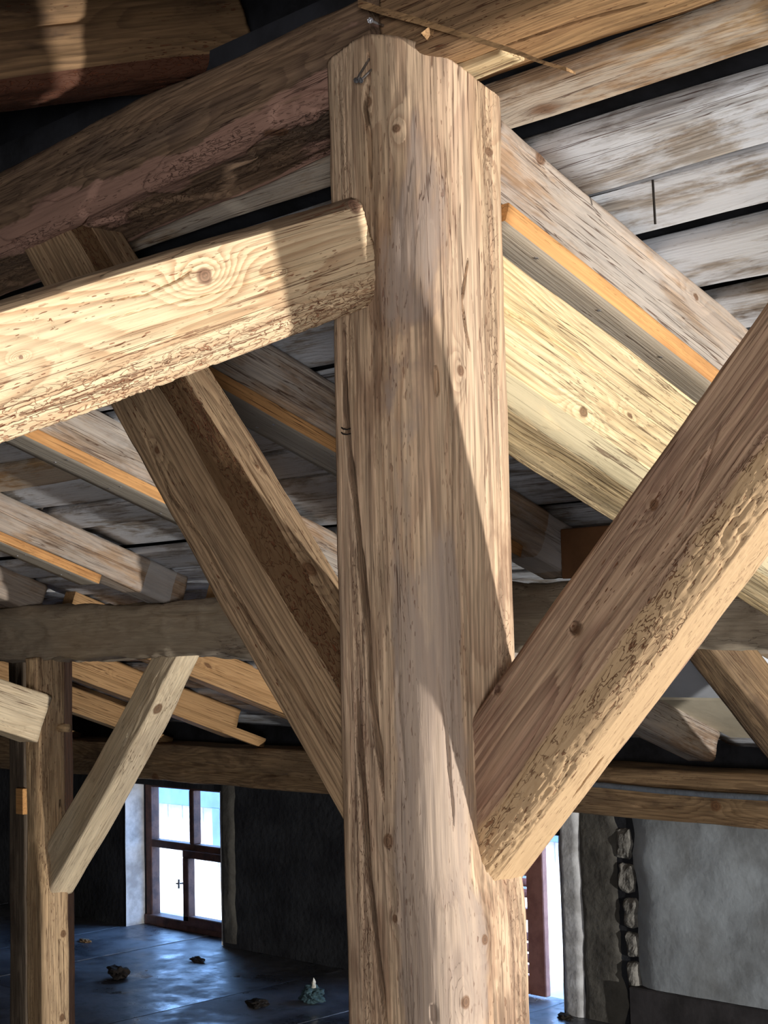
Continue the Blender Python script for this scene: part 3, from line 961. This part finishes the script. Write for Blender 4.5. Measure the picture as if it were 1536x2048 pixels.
mp = timber('main_post', (-1.56, 1.64, 0), (-1.56, 1.64, PZ), .19, .19, NY, M['post'], ns=440, srange=(.9, PZ, .9), cnt=HI, seed=3,
            cham=lambda s: [(.02, .02), (.062 + .03 * max(0, s - .9) / 1.5, .034 + .022 * max(0, s - .9) / 1.5), (.014, .016), (.02, .02)], cham_var=.18, roundk=.20,
            lo=.005, mid=.0011, hi=.0007, ring=.0068, pith=(.012, .0), wander=.022, gamp=1.3, wf=post_wf, shift=post_shift, post=post_top,
            cracks=[dict(n=NY, pts=post_crack, w=.0034, d=.06), dict(n=NY, pts=post_crack2, w=.0056, d=.08), dict(n=NY, pts=post_crack3, w=.0048, d=.07),
                    dict(n=NV, pts=[on(888, 1330, 'x', -1.49), on(905, 1430, 'x', -1.49), on(915, 1540, 'x', -1.49), on(925, 1640, 'x', -1.49)], w=.0022, d=.01),
                    dict(n=PX, pts=[on(922, 600, 'x', -1.465), on(930, 660, 'x', -1.465), on(938, 700, 'x', -1.465)], w=.002, d=.008),
                    dict(n=PX, pts=[on(935, 520, 'x', -1.465), on(928, 560, 'x', -1.465), on(922, 600, 'x', -1.465)], w=.0022, d=.010),
                    dict(n=NV, pts=[on(798, 1330, 'y', 1.55), on(796, 1400, 'y', 1.55), on(806, 1500, 'y', 1.55), on(812, 1590, 'y', 1.55)], w=.0025, d=.008),
                    dict(n=NV, pts=[on(881, 740, 'x', -1.49), on(883, 770, 'x', -1.49), on(885, 800, 'x', -1.49)], w=.003, d=.012),
                    dict(n=NV, pts=[on(868, 2000, 'x', -1.50), on(872, 2035, 'x', -1.50)], w=.003, d=.012)],
            knots=[dict(n=PX, p=on(918, 742, 'x', -1.465), r=.008, a=5), dict(n=NY, p=on(739, 200, 'y', 1.545), r=.009, a=3), dict(n=NV, p=on(800, 262, 'y', 1.57), r=.007, a=3),
                   dict(n=NY, p=on(778, 1682, 'y', 1.545), r=.010, a=3), dict(n=NY, p=on(786, 1836, 'y', 1.545), r=.006, a=2), dict(n=PX, p=on(972, 296, 'x', -1.465), r=.011, a=3),
                   dict(n=PX, p=on(935, 2005, 'x', -1.45), r=.009, a=5), dict(n=PX, p=on(975, 1880, 'x', -1.45), r=.007, a=4)],
            worm=lambda c: np.clip(1 - np.abs(c['Y'] - .045) / .03, 0, 1) * ((c['fid'] == 0)) * .45 + np.clip((-.03 - c['Z']) / .04, 0, 1) * (c['fid'] == 2) * .55,
            band=lambda c: np.clip((c['Z'] - c['Y'] - .085) / .05, 0, 1) * np.clip(1.0 - .6 * np.clip((c['X'] - 1.5) / .5, 0, 1), 0, 1) * .8)
tag(mp, 'thick pale brown timber post with a long split and rounded front edge in the centre', 'post')
# nails driven into the post head
for (a_, b_, r_) in (((713, 160), (738, 118), .0017), ((722, 160), (748, 134), .0016)):
    p0 = on(b_[0], b_[1], 'y', 1.552)
    p1 = on(a_[0], a_[1], 'y', 1.515)
    v1, f1 = tube_geo([p0, p1], r_, 8)
    d = (p1 - p0) / np.linalg.norm(p1 - p0)
    v2, f2 = tube_geo([p1, p1 + d * .002], .0042, 12)
    v, f = join([(v1, f1), (v2, f2)])
    mesh_obj('nail', v, f, M['steel'], mp)
p0, p1 = on(766, 51, 'y', 1.56), on(741, 41, 'y', 1.50)
d = (p1 - p0) / np.linalg.norm(p1 - p0)
v, f = join([tube_geo([p0, p1], .0018, 8), tube_geo([p1, p1 + d * .002], .0042, 12)])
mesh_obj('nail', v, f, M['steel'], mp)
# two bent wire staples over the split
for yy in (858, 868):
    pts = [on(683, yy - 3, 'y', 1.543), on(686, yy, 'y', 1.537), on(694, yy + 1, 'y', 1.536), on(701, yy - 1, 'y', 1.543)]
    mesh_obj('staple', *tube_geo(pts, .0011, 6), M['dark_bit'], mp)

# ---- front right brace
BA, BB = np.array((-1.458, 1.69, 1.372)), None
ang = math.radians(46.3)
bdir = np.array((math.cos(ang), 0, math.sin(ang)))
A = np.array((-1.458, 1.69, 1.374)) - bdir * .0
br = timber('front_brace', A - bdir * .17, A + bdir * 1.42, .17, .11, NY, M['brace_r'], ns=330, srange=(0, 1.08, .85), cnt=(80, 34, 44, 4, 8, 4, 12, 6), seed=11,
            cham=[(.012, .012), (.045, .028), (.014, .014), (.01, .01)], cham_var=.25, wf=lambda s: .172 - .018 * s, lo=.004, mid=.0014, hi=.0009, ring=.0085, pith=(.02, -.01), wander=.03,
            gamp=2.6, roundk=.12,
            knots=[dict(n=NY, p=on(1310, 1010, 'y', 1.635), r=.008, a=4)],
            holes=[dict(n=NY, p=on(1152, 1258, 'y', 1.635), r=.0075, d=.05), dict(n=NY, p=on(996, 1380, 'y', 1.635), r=.0052, d=.03)],
            cracks=[dict(n=NY, pts=[on(1440, 850, 'y', 1.635), on(1400, 960, 'y', 1.635), on(1365, 1040, 'y', 1.635)], w=.0022, d=.008),
                    dict(n=(.72, 0, -.69), pts=[on(1150, 1600, 'y', 1.70), on(1180, 1545, 'y', 1.70), on(1205, 1500, 'y', 1.70)], w=.0025, d=.01)],
            worm=lambda c: 1.0 * (c['fid'] == 1) + .4 * (c['fid'] == 2) + np.clip((-c['Y'] - .0) / .04, 0, 1) * (c['fid'] == 0) * .5,
            band=lambda c: np.where(c['fid'] == 2, 1.0, np.clip((c['Z'] - c['Y'] - .065) / .05, 0, 1)))
tag(br, 'broad brown brace with worm eaten lower edge rising right from the central post', 'brace')

# ---- rear left brace
angl = math.radians(130.0)
ldir = np.array((math.cos(angl), 0, math.sin(angl)))
# mid line of the front face passes through (-1.699, ., 1.448)
A = np.array((-1.699, 1.648, 1.448)) - ldir * .10
bl = timber('rear_brace', A, A + ldir * 1.43, .16, .11, NY, M['brace_l'], ns=230, cnt=(60, 22, 40, 4, 8, 4, 12, 4), seed=19,
            cham=[(.006, .006), (.036, .034), (.01, .01), (.01, .01)], lo=.004, mid=.0012, hi=.0009, ring=.005, pith=(.02, .01), wander=.012, gamp=1.4, roundk=.1,
            cracks=[dict(n=NY, pts=[on(275, 860, 'y', 1.58), on(330, 990, 'y', 1.58), on(400, 1090, 'y', 1.58), on(450, 1180, 'y', 1.58), on(520, 1290, 'y', 1.58), on(580, 1380, 'y', 1.58), on(660, 1500, 'y', 1.58)], w=.0045, d=.03),
                    dict(n=(.77, 0, .64), pts=[on(470, 900, 'y', 1.64), on(540, 1000, 'y', 1.64), on(600, 1090, 'y', 1.64)], w=.002, d=.008)],
            knots=[dict(n=(.77, 0, .64), p=on(606, 1157, 'y', 1.64), r=.014, a=6), dict(n=NY, p=on(306, 900, 'y', 1.58), r=.007, a=3), dict(n=(.77, 0, .64), p=on(508, 942, 'y', 1.66), r=.005, a=2)],
            worm=lambda c: .9 * (c['fid'] == 1), band=lambda c: np.where(c['fid'] == 1, 1.0, 0))
tag(bl, 'brown brace with dark bark strip rising left behind the central post', 'brace')

# ---- near sloping tie, left
tdir = np.array((0, -math.cos(math.radians(21.7)), -math.sin(math.radians(21.7))))
A = np.array((-1.625, 1.543, 2.156))
tknots = [dict(n=PX, p=on(407, 552, 'x', -1.55), r=.0125, a=9), dict(n=PX, p=on(708, 415, 'x', -1.55), r=.011, a=4), dict(n=PX, p=on(40, 715, 'x', -1.55), r=.003, a=7), dict(n=PX, p=on(560, 545, 'x', -1.55), r=.002, a=6)]
ti = timber('sloping_tie', A, A + tdir * 1.9, .156, .15, PX, M['tie'], ns=300, srange=(0, .8, .8), cnt=(80, 18, 14, 4, 6, 4, 24, 18), seed=29,
            cham=[(.016, .014), (.012, .03), (.01, .01), (.01, .01)], lo=.004, mid=.0010, hi=.0008, ring=.0048, pith=(.01, -.03), wander=.022, gamp=2.2, roundk=.18, knots=tknots,
            cracks=[dict(n=PX, pts=[on(205, 604, 'x', -1.55), on(290, 588, 'x', -1.55), on(350, 562, 'x', -1.55), on(385, 540, 'x', -1.55)], w=.0016, d=.007),
                    dict(n=PX, pts=[on(200, 640, 'x', -1.55), on(430, 585, 'x', -1.55), on(600, 535, 'x', -1.55), on(735, 492, 'x', -1.55)], w=.0012, d=.006),
                    dict(n=PX, pts=[on(55, 590, 'x', -1.55), on(75, 680, 'x', -1.55)], w=.0012, d=.003), dict(n=PX, pts=[on(100, 635, 'x', -1.55), on(121, 712, 'x', -1.55)], w=.0012, d=.003)],
            worm=lambda c: np.clip((c['Y'] - .018) / .045, 0, 1) * np.isin(c['fid'], (0, 7, 6)),
            band=lambda c: np.where(c['fid'] == 1, 1.0, np.where(c['fid'] == 2, 1.0, 0)))  # upper wane and top coloured dark, shade painted in
tag(ti, 'bright pale tie beam with knots and worm trails sloping down left from the central post', 'beam')

# ---- far sloping strut, right
sdir = np.array((0, math.cos(math.radians(19.4)), -math.sin(math.radians(19.4))))
A = np.array((-1.605, 1.735, 2.098))
so = timber('sloping_strut', A, A + sdir * 1.62, .215, .15, PX, M['strut'], ns=170, cnt=(64, 14, 12, 4, 6, 4, 12, 12), seed=37,
            cham=[(.014, .012), (.03, .02), (.01, .01), (.01, .01)], lo=.005, mid=.0012, hi=.0008, ring=.0065, pith=(-.02, -.02), wander=.028, gamp=2.2,
            cracks=[dict(n=PX, pts=[on(985, 608, 'x', -1.53), on(1060, 650, 'x', -1.53), on(1130, 700, 'x', -1.53), on(1205, 752, 'x', -1.53)], w=.0026, d=.014),
                    dict(n=PX, pts=[on(1010, 545, 'x', -1.53), on(1050, 590, 'x', -1.53), on(1085, 630, 'x', -1.53)], w=.0015, d=.005)],
            knots=[dict(n=PX, p=on(1162, 825, 'x', -1.53), r=.010, a=7), dict(n=PX, p=on(1254, 832, 'x', -1.53), r=.007, a=3)],
            worm=lambda c: .15 + 0 * c['X'], band=lambda c: np.where(c['fid'] == 1, .7, 0))
tag(so, 'bright cream strut sloping down right from behind the central post', 'beam')

# ---- ridge purlin, two lengths meeting on the post
rl = timber('ridge_purlin', (-1.57, 1.655, 2.485), (-8.6, 1.655, 2.22), .14, .17, NY, M['ridge'], wf=lambda s: min(.17, .14 + .028 * s), ns=360, srange=(0, 1.4, .8), cnt=(56, 8, 8, 4, 10, 6, 40, 24), seed=43,
            cham=[(.03, .03), (.02, .02), (.02, .02), (.02, .02)], lo=.010, mid=.003, hi=.0012, ring=.007, pith=(.03, -.02), wander=.03, gamp=2.5, roundk=.3, flake=lambda c: np.where(c['fid'] == 7, 1.0, np.where(c['fid'] == 6, .8, np.clip(c['Y'] / .04, 0, 1) * (c['fid'] == 0))),
            cracks=[dict(n=NY, pts=[on(640, 80, 'y', 1.57), on(500, 130, 'y', 1.57), on(380, 200, 'y', 1.57), on(250, 270, 'y', 1.57)], w=.0025, d=.012)],
            knots=[dict(n=(0, -.7, -.7), p=on(560, 262, 'y', 1.6), r=.018, a=5)],
            worm=lambda c: np.where(np.isin(c['fid'], (7, 6)), .8, .0),
            band=lambda c: np.where(c['fid'] == 7, 1.0, np.where(c['fid'] == 6, np.clip(.9 - (.085 - c['Z']) / .09, 0, 1), np.clip((c['Y'] - .0) / .06, 0, 1))))
tag(rl, 'rough dark ridge beam with flaking reddish decay left of the central post', 'beam')
rr = timber('ridge_purlin', (-1.555, 1.655, 2.50), (3.4, 1.655, 2.50), .14, .17, NY, M['ridge_r'], ns=200, srange=(0, .9, .7), cnt=(20, 6, 40, 6, 10, 4, 8, 4), seed=47,
            cham=[(.02, .02), (.022, .022), (.02, .02), (.02, .02)], lo=.006, mid=.002, hi=.001, ring=.006, pith=(.0, .0), wander=.03, gamp=2.5,
            cracks=[dict(n=(0, -.3, -.95), pts=[on(1010, 95, 'z', 2.43), on(1150, 50, 'z', 2.43), on(1300, 5, 'z', 2.43)], w=.003, d=.014)])
tag(rr, 'brown ridge beam running out of the picture above the central post, upper right', 'beam')

# ---- rafters of the near slope
for X_, mt, lab in ((-2.06, 'near', 'dark weathered rafter with rotten underside in the upper left corner'),
                    (-1.16, 'near', 'brown rafter above the ridge beam at the top edge'), (-3.0, 'near', 'dark rafter of the near roof slope, left of the picture edge')):
    a_, b_ = 1.68, -2.2
    zc = lambda Y: near_z(Y) - .098
    o = timber('near_rafter', (X_, a_, zc(a_)), (X_, b_, zc(b_)), .185, .14, PX, M[mt], ns=150, srange=(0, 1.1, .8), cnt=(36, 6, 8, 4, 6, 4, 24, 10), seed=int(-X_ * 100),
               cham=[(.03, .028), (.014, .014), (.01, .01), (.01, .01)], lo=.008, mid=.003, hi=.001, ring=.006, wander=.03, gamp=2.2, pith=(.01, -.02),
               cracks=[dict(n=PX, pts=[(X_ + .065, 1.6, zc(1.6) + .01), (X_ + .065, 1.35, zc(1.35) + .012), (X_ + .065, 1.05, zc(1.05) + .01)], w=.003, d=.02)],
               worm=lambda c: np.where(np.isin(c['fid'], (7, 6)), 1., 0), band=lambda c: np.where(np.isin(c['fid'], (7, 6)), 1., 0))
    tag(o, lab, 'rafter', 'rafters of the near roof slope')

# ---- log rafters of the far slope with battens under them
labs = {-1.5: ('long weathered log rafter with a star shaped knot right of the central post', 'new planed batten nailed under the log rafter right of the central post'),
        -2.53: ('whitewashed log rafter crossing behind the central post, cut end showing right', 'planed batten under the rafter that crosses behind the central post'),
        -3.35: ('grey log rafter passing behind the rear brace', 'planed batten under the rafter behind the rear brace'),
        -4.37: ('log rafter with a whitewashed cut end above the left-hand purlin', 'short planed batten ending above the left-hand purlin'),
        -5.25: ('stub of log rafter at the left picture edge above the purlin', 'planed batten under the rafter stub at the left picture edge'),
        -.6: ('log rafter of the far slope beyond the right picture edge', None), -6.15: ('log rafter farthest left on the far slope', None)}
for k, (X_, (l1, l2)) in enumerate(labs.items()):
    a_, b_ = 1.76, {-1.5: 3.30, -2.53: 3.27, -3.35: 3.32, -4.37: 3.36, -5.25: 3.34}.get(X_, 3.34)
    hh = .125
    rn = np.array((0, -TAN, -1.0)) / math.hypot(1, TAN)
    zc = lambda Y: roof_z(Y) - .070
    kn, ck = [], []
    if X_ == -1.5:
        kn = [dict(n=PX, p=on(1080, 318, 'x', -1.5), r=.011, a=6), dict(n=PX, p=on(1385, 595, 'x', -1.5), r=.008, a=4)]
        ck = [dict(n=PX, pts=[on(1073, 310, 'x', -1.5), on(1090, 328, 'x', -1.5)], w=.0016, d=.006), dict(n=PX, pts=[on(1088, 312, 'x', -1.5), on(1076, 328, 'x', -1.5)], w=.0016, d=.006),
              dict(n=PX, pts=[on(1000, 260, 'x', -1.5), on(1120, 370, 'x', -1.5), on(1240, 470, 'x', -1.5)], w=.0018, d=.006)]
    else:
        ck = [dict(n=PX, pts=[(X_, 2.4, zc(2.4) + .01), (X_, 2.8, zc(2.8) - .005), (X_, 3.2, zc(3.2) + .005)], w=.003, d=.014)]
    o = timber('log_rafter', (X_ - .062, a_, zc(a_)), (X_ - .062, b_, zc(b_)), hh, .125, PX, M['rafter'], ns=150, cnt=(36, 8, 12, 4, 6, 4, 14, 10), seed=60 + k * 7,
               cham=[(.026, .024), (.026, .026), (.02, .02), (.02, .02)], lo=.009, mid=.002, hi=.0008, ring=.006, wander=.03, gamp=2.6, roundk=.28, knots=kn, cracks=ck,
               band=(lambda c: ((c['X'] > c['L'] - .17) & (c['X'] < c['L'] - .05)) * .8) if X_ in (-2.53, -4.37) else None)
    tag(o, l1, 'rafter', 'log rafters of the far roof slope')
    if l2:
        b2 = {-1.5: 3.0, -2.53: 3.02, -3.35: 3.0, -4.37: 3.0, -5.25: 3.0}[X_]
        zb = lambda Y: roof_z(Y) - .070 - .0625 / .943 - .0175
        o = timber('batten', (X_ - .055, a_ + .02, zb(a_ + .02)), (X_ - .055, b2, zb(b2)), .032, .118, PX, M['orange'], ns=60, cnt=(6, 1, 4, 1, 4, 1, 12, 1), seed=160 + k * 3,
                   cham=.0015, lo=.0008, mid=.0002, ring=.006, wander=.01, gamp=1.0, mats2=((6, 2), M['batten']), endcut=.0)
        tag(o, l2, 'batten', 'planed battens under the log rafters')
        rsk = random.Random(k)
        for q_ in range(7):
            yy = a_ + .12 + q_ * .17
            for xo in (-.03, .028):
                pz = zb(yy) - .0165
                px_ = X_ - .055 + xo + rsk.uniform(-.008, .008)
                mesh_obj('screw', *tube_geo([(px_, yy, pz + .003), (px_, yy - .0005, pz - .0012)], .0042, 8), M['steel'], o)

# ---- middle purlin
mpu = timber('middle_purlin', (-8.8, 3.31, 1.635), (3.3, 3.31, 1.645), .20, .20, NY, M['purlin'], hew=.016, ns=330, srange=(3.0, 7.4, .85), cnt=(26, 8, 14, 6, 6, 4, 16, 8), seed=71,
             wf=lambda s: .225 - .0105 * max(0, s - 3), cham=[(.045, .04), (.028, .03), (.05, .05), (.04, .04)], lo=.014, mid=.004, ring=.008, wander=.04, gamp=2, roundk=.3,
             cracks=[dict(n=NY, pts=[(-4.45, 3.2, 1.70), (-4.25, 3.2, 1.685), (-4.0, 3.2, 1.69)], w=.006, d=.02)])
tag(mpu, 'hewn grey log purlin lying across the middle of the attic', 'beam')

# ---- left post group
lp = timber('square_post', (-5.107, 3.2575, 0), (-5.107, 3.2575, 1.545), .118, .118, NY, M['old_post'], ns=140, cnt=(26, 10, 26, 4, 6, 4, 6, 4), seed=81,
            cham=lambda s: [(.012, .012), (.018 + .055 * min(1, max(0, s - .66) / .2), .018 + .05 * min(1, max(0, s - .66) / .2)), (.02, .02 + .05 * max(0, s - .65)), (.01, .01)], lo=.006, mid=.002, ring=.007, wander=.02,
            knots=[dict(n=PX, p=on(125, 1867, 'x', -5.048), r=.014, a=4), dict(n=PX, p=on(122, 2035, 'x', -5.048), r=.014, a=4)],
            cracks=[dict(n=PX, pts=[on(100, 1540, 'x', -5.048), on(108, 1556, 'x', -5.048)], w=.004, d=.01)])
tag(lp, 'light brown post carrying the purlin at the left', 'post')
pg0 = on(120, 1456, 'x', -5.048)
mesh_obj('peg', *tube_geo([pg0 + np.array((-.03, 0, 0)), pg0 + np.array((.045, .01, 0))], .016, 10), M['old_post'], lp, smooth=True)
angb = math.radians(46.5)
bd = np.array((math.cos(angb), 0, math.sin(angb)))
A = np.array((-5.055, 3.287, .775))
lb = timber('short_brace', A - bd * .095, A + bd * 1.14, .135, .115, NY, M['old_brace'], ns=120, cnt=(26, 6, 26, 4, 6, 4, 6, 4), seed=83,
            cham=[(.01, .01), (.014, .014), (.02, .02), (.01, .01)], lo=.012, mid=.002, ring=.008, wander=.03,
            shift=lambda s: (-.016 * math.sin(math.pi * s / 1.17), 0), wf=lambda s: .15 - .03 * s,
            cracks=[dict(n=NY, pts=[on(310, 1345, 'y', 3.21), on(270, 1410, 'y', 3.21), on(235, 1490, 'y', 3.21)], w=.004, d=.02)],
            knots=[dict(n=PX, p=on(325, 1415, 'y', 3.26), r=.018, a=4)])
tag(lb, 'short pale brace between the left post and the purlin', 'brace')
o = timber('old_post', (-5.62, 3.50, 0), (-5.62, 3.50, 1.60), .13, .12, NY, M['grey_post'], ns=60, cnt=(14, 4, 10, 3, 4, 3, 4, 3), seed=85, cham=.014, lo=.006, ring=.006)
tag(o, 'grey weathered post standing just left of the light brown post', 'post')
mesh_obj('offcut', *box_geo(on(40, 1627, 'y', 3.43) - np.array((.0, .02, .0)), on(54, 1577, 'y', 3.43) + np.array((.0, .012, 0)), .002), M['orange'], o)
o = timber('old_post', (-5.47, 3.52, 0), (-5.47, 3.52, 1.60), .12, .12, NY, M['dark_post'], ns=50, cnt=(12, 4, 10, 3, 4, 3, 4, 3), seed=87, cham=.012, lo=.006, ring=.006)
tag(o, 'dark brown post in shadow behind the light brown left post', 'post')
d2 = np.array((0, -math.cos(math.radians(19)), math.sin(math.radians(19))))
A = np.array((-5.10, 3.20, 1.315))
o = timber('sloping_strut', A, A + d2 * 1.62, .18, .14, PX, M['old_brace'], ns=90, cnt=(24, 5, 8, 3, 6, 3, 8, 5), seed=89, cham=.014, lo=.01, ring=.007, wander=.03)
tag(o, 'short cream strut meeting the light brown post at the left picture edge', 'beam')
o = timber('ridge_post', (-5.07, 1.655, 0), (-5.07, 1.655, 2.36), .18, .18, NY, M['old_post'], ns=60, cnt=(8, 3, 8, 3, 8, 3, 8, 3), seed=91, cham=.02, lo=.006)
tag(o, 'second ridge post beyond the left picture edge', 'post')

# ---- wall plate and conduit
pl = timber('wall_plate', (-9.1, YW + .04, .935), (3.3, YW + .04, .955), .20, .24, NY, M['plate'], ns=330, srange=(1.2, 6.6, .85), cnt=(26, 6, 12, 4, 8, 4, 10, 6), seed=93,
            cham=.016, lo=.008, mid=.002, ring=.008, wander=.04, gamp=2.4,
            cracks=[dict(n=NY, pts=[(-6.9, 5.09, .93), (-6.6, 5.09, .945), (-6.3, 5.09, .94)], w=.005, d=.02), dict(n=NY, pts=[(-6.65, 5.09, .90), (-6.2, 5.09, .915), (-5.8, 5.09, .915)], w=.005, d=.02),
                    dict(n=NY, pts=[(-3.7, 5.09, .895), (-3.45, 5.09, .905), (-3.2, 5.09, .90)], w=.004, d=.016)],
            knots=[dict(n=NY, p=on(1432, 1612, 'y', 5.09), r=.024, a=4), dict(n=NY, p=on(310, 1556, 'y', 5.09), r=.03, a=4)])
tag(pl, 'brown wall plate resting along the top of the back wall', 'beam')
pts = [(-4.35 + .25 * i, 5.075 + .004 * math.sin(i), .972 - .002 * i + .004 * math.sin(i * 1.3)) for i in range(31)]
o = mesh_obj('conduit', *tube_geo(pts, .012, 10), M['pipe'], smooth=True)
tag(o, 'thin grey pipe running along the front of the wall plate', 'pipe')

# ---- new softwood rafters of the lower bay
for k, (X_, e, lab) in enumerate(((-5.22, 5.15, 'new orange rafter below the purlin, right of the short brace'), (-6.12, 5.12, 'new orange rafter with a stepped end left of the window head'),
                                  (-7.0, 5.2, 'new orange rafter behind the light brown left post'), (-7.9, 5.2, 'new orange rafter at the far left under the purlin'),
                                  (-4.3, 5.2, 'new rafter of the lower bay hidden behind the central post'))):
    zc = lambda Y: roof_z(Y) - .085
    o = timber('new_rafter', (X_, 3.42, zc(3.42)), (X_, e - .12, zc(e - .12)), .15, .07, PX, M['new'], ns=40, cnt=(10, 1, 6, 1, 4, 1, 6, 1), seed=200 + k, cham=.003, lo=.002, mid=.0003,
               ring=.006, wander=.02, knots=[dict(n=PX, p=(X_ + .035, 4.1 + .1 * k, zc(4.1 + .1 * k)), r=.012, a=5)])
    tag(o, lab, 'rafter', 'new rafters of the lower bay')
    timber('stiffener', (X_ + .052, 3.45, zc(3.45) - .055), (X_ + .052, e + .03, zc(e + .03) - .055), .05, .03, PX, M['new'], ns=20, cnt=(4, 1, 4, 1, 4, 1, 4, 1), seed=210 + k, cham=.002, lo=.001, mid=0, parent=o)
A, B = on(1390, 1255, 'x', -2.55), on(1570, 1480, 'x', -2.55)
dd = (B - A) / np.linalg.norm(B - A)
nrm = np.cross(dd, (1, 0, 0))
nrm = nrm if nrm[2] > 0 else -nrm
o = timber('eave_brace', A + nrm * .075 + np.array((-.06, 0, 0)), A + nrm * .075 + dd * 1.22 + np.array((-.06, 0, 0)), .15, .12, PX, M['plate'], ns=60, cnt=(20, 4, 8, 3, 6, 3, 10, 4), seed=95, cham=.012, lo=.006, ring=.007)
tag(o, 'brown diagonal brace below the purlin at the right picture edge', 'brace')
zc = lambda Y: roof_z(Y) - .085
o = timber('log_rafter', (-3.36, 3.42, zc(3.42)), (-3.36, 5.06, zc(5.06)), .14, .14, PX, M['rafter'], ns=70, cnt=(20, 6, 10, 3, 6, 3, 12, 6), seed=97, cham=.035, lo=.012, ring=.007, roundk=.3)
tag(o, 'tapered grey rafter tail resting above the wall plate at the right', 'rafter', 'log rafters of the far roof slope')
o = box('blocking_board', (-2.52, 3.17, 1.735), (-1.70, 3.19, 1.865), M['panel_brown'], bev=.003)
tag(o, 'orange brown board standing on the purlin behind the rafter end', 'board')

# ---- small things at the head of the post
V, F = [], []
p0, p1 = on(735, 14, 'y', 1.535), on(1142, 143, 'y', 1.60)
n_ = 24
for i in range(n_ + 1):
    t = i / n_
    c_ = p0 + (p1 - p0) * t + np.array((0, 0, .002 * math.sin(math.pi * t)))
    wd = .02 * (1 - .5 * t) + .002 * float(noise(np.array(t * 9), np.array(.5), np.array(.5), 5))
    th = .0062 * (1 - .6 * t)
    for dy, dz in ((-wd, -th), (wd, -th * .4), (wd, th), (-wd, th)):
        V.append((c_[0], c_[1] + dy, c_[2] + dz + .0015 * float(noise(np.array(t * 14), np.array(dy * 90), np.array(.5), 6))))
for i in range(n_):
    for k in range(4):
        F.append((i * 4 + k, i * 4 + (k + 1) % 4, i * 4 + 4 + (k + 1) % 4, i * 4 + 4 + k))
F += [(3, 2, 1, 0), tuple(n_ * 4 + k for k in range(4))]
o = mesh_obj('wood_splinter', V, F, M['ridge_r'])
tag(o, 'long thin splinter peeling over the head of the central post', 'splinter')
q = [on(842, 66, 'y', 1.545), on(934, 88, 'x', -1.45), on(878, 108, 'x', -1.475), on(862, 50, 'y', 1.56)]
q2 = [p + np.array((-.02, .05, .012)) for p in q]
o = mesh_obj('wood_wedge', q + q2, [(0, 1, 2), (0, 3, 1), (4, 6, 5), (4, 5, 7), (0, 2, 6, 4), (2, 1, 5, 6), (1, 3, 7, 5), (3, 0, 4, 7)], M['ridge_r'])
tag(o, 'small broken wedge of wood on top of the central post', 'wedge')
c_ = on(985, 112, 'x', -1.44)
o = timber('wood_block', c_ + np.array((-.07, -.02, .0)), c_ + np.array((.055, -.02, .002)), .05, .05, NY, M['strut'], ns=16, cnt=(6, 2, 6, 2, 4, 2, 4, 2), seed=99, cham=.004, lo=.003)
tag(o, 'pale wood block wedged under the ridge beam beside the post head', 'block')


# ---- litter on the floor
def crumple(name, loc, size, mat, seed, sub=3, flat=.5, amp=.45):
    import bmesh
    bm = bmesh.new()
    bmesh.ops.create_icosphere(bm, subdivisions=sub, radius=1)
    for v_ in bm.verts:
        p = np.array(v_.co)
        k = 1 + amp * float(fbm(np.array(p[0] * 2.1), np.array(p[1] * 2.1), np.array(p[2] * 2.1), seed, 3))
        p = p * k * np.array(size)
        v_.co = Vector(p)
    zmin = min(v_.co.z for v_ in bm.verts)
    for v_ in bm.verts:
        v_.co.z -= zmin
    me = bpy.data.meshes.new(name)
    bm.to_mesh(me)
    bm.free()
    me.materials.append(mat)
    o_ = bpy.data.objects.new(name, me)
    COL.objects.link(o_)
    o_.location = loc
    return o_


FZ = -.008
for (px, py), sz, mt, sd_, nm, lab, ct in (((238, 1955), (.06, .04, .03), 'dark_bit', 1, 'debris_clump', 'dark clump of debris on the floor nearest the light brown post', 'debris'),
                                           ((395, 1922), (.05, .02, .012), 'dark_bit', 2, 'bark_scrap', 'dark bark scrap lying in the window reflection on the floor', 'debris'),
                                           ((515, 2014), (.05, .035, .018), 'dark_bit', 4, 'debris_clump', 'dark clump of debris beside the blue rag on the floor', 'debris'),
                                           ((170, 1884), (.05, .018, .012), 'old_post', 5, 'wood_scrap', 'small pale wood scrap on the floor beside the left wall', 'scrap'),
                                           ((1130, 2036), (.035, .02, .012), 'dark_bit', 7, 'debris_clump', 'small dark crumb on the floor below the right-hand opening', 'debris')):
    p = on(px, py, 'z', 0)
    tag(crumple(nm, (p[0], p[1], FZ), sz, M[mt], sd_), lab, ct)
p = on(625, 2005, 'z', 0)
rag = crumple('crumpled_rag', (p[0], p[1], FZ), (.065, .04, .038), M['rag'], 9, 4, amp=.4)
tag(rag, 'crumpled blue rag on the floor left of the central post', 'rag')
t_ = crumple('paper_tip', (p[0] + .01, p[1], .045), (.010, .010, .028), M['white_bit'], 10, 2)
t_.parent = rag
t_.matrix_parent_inverse = Matrix.Translation(-Vector((p[0], p[1], FZ)))
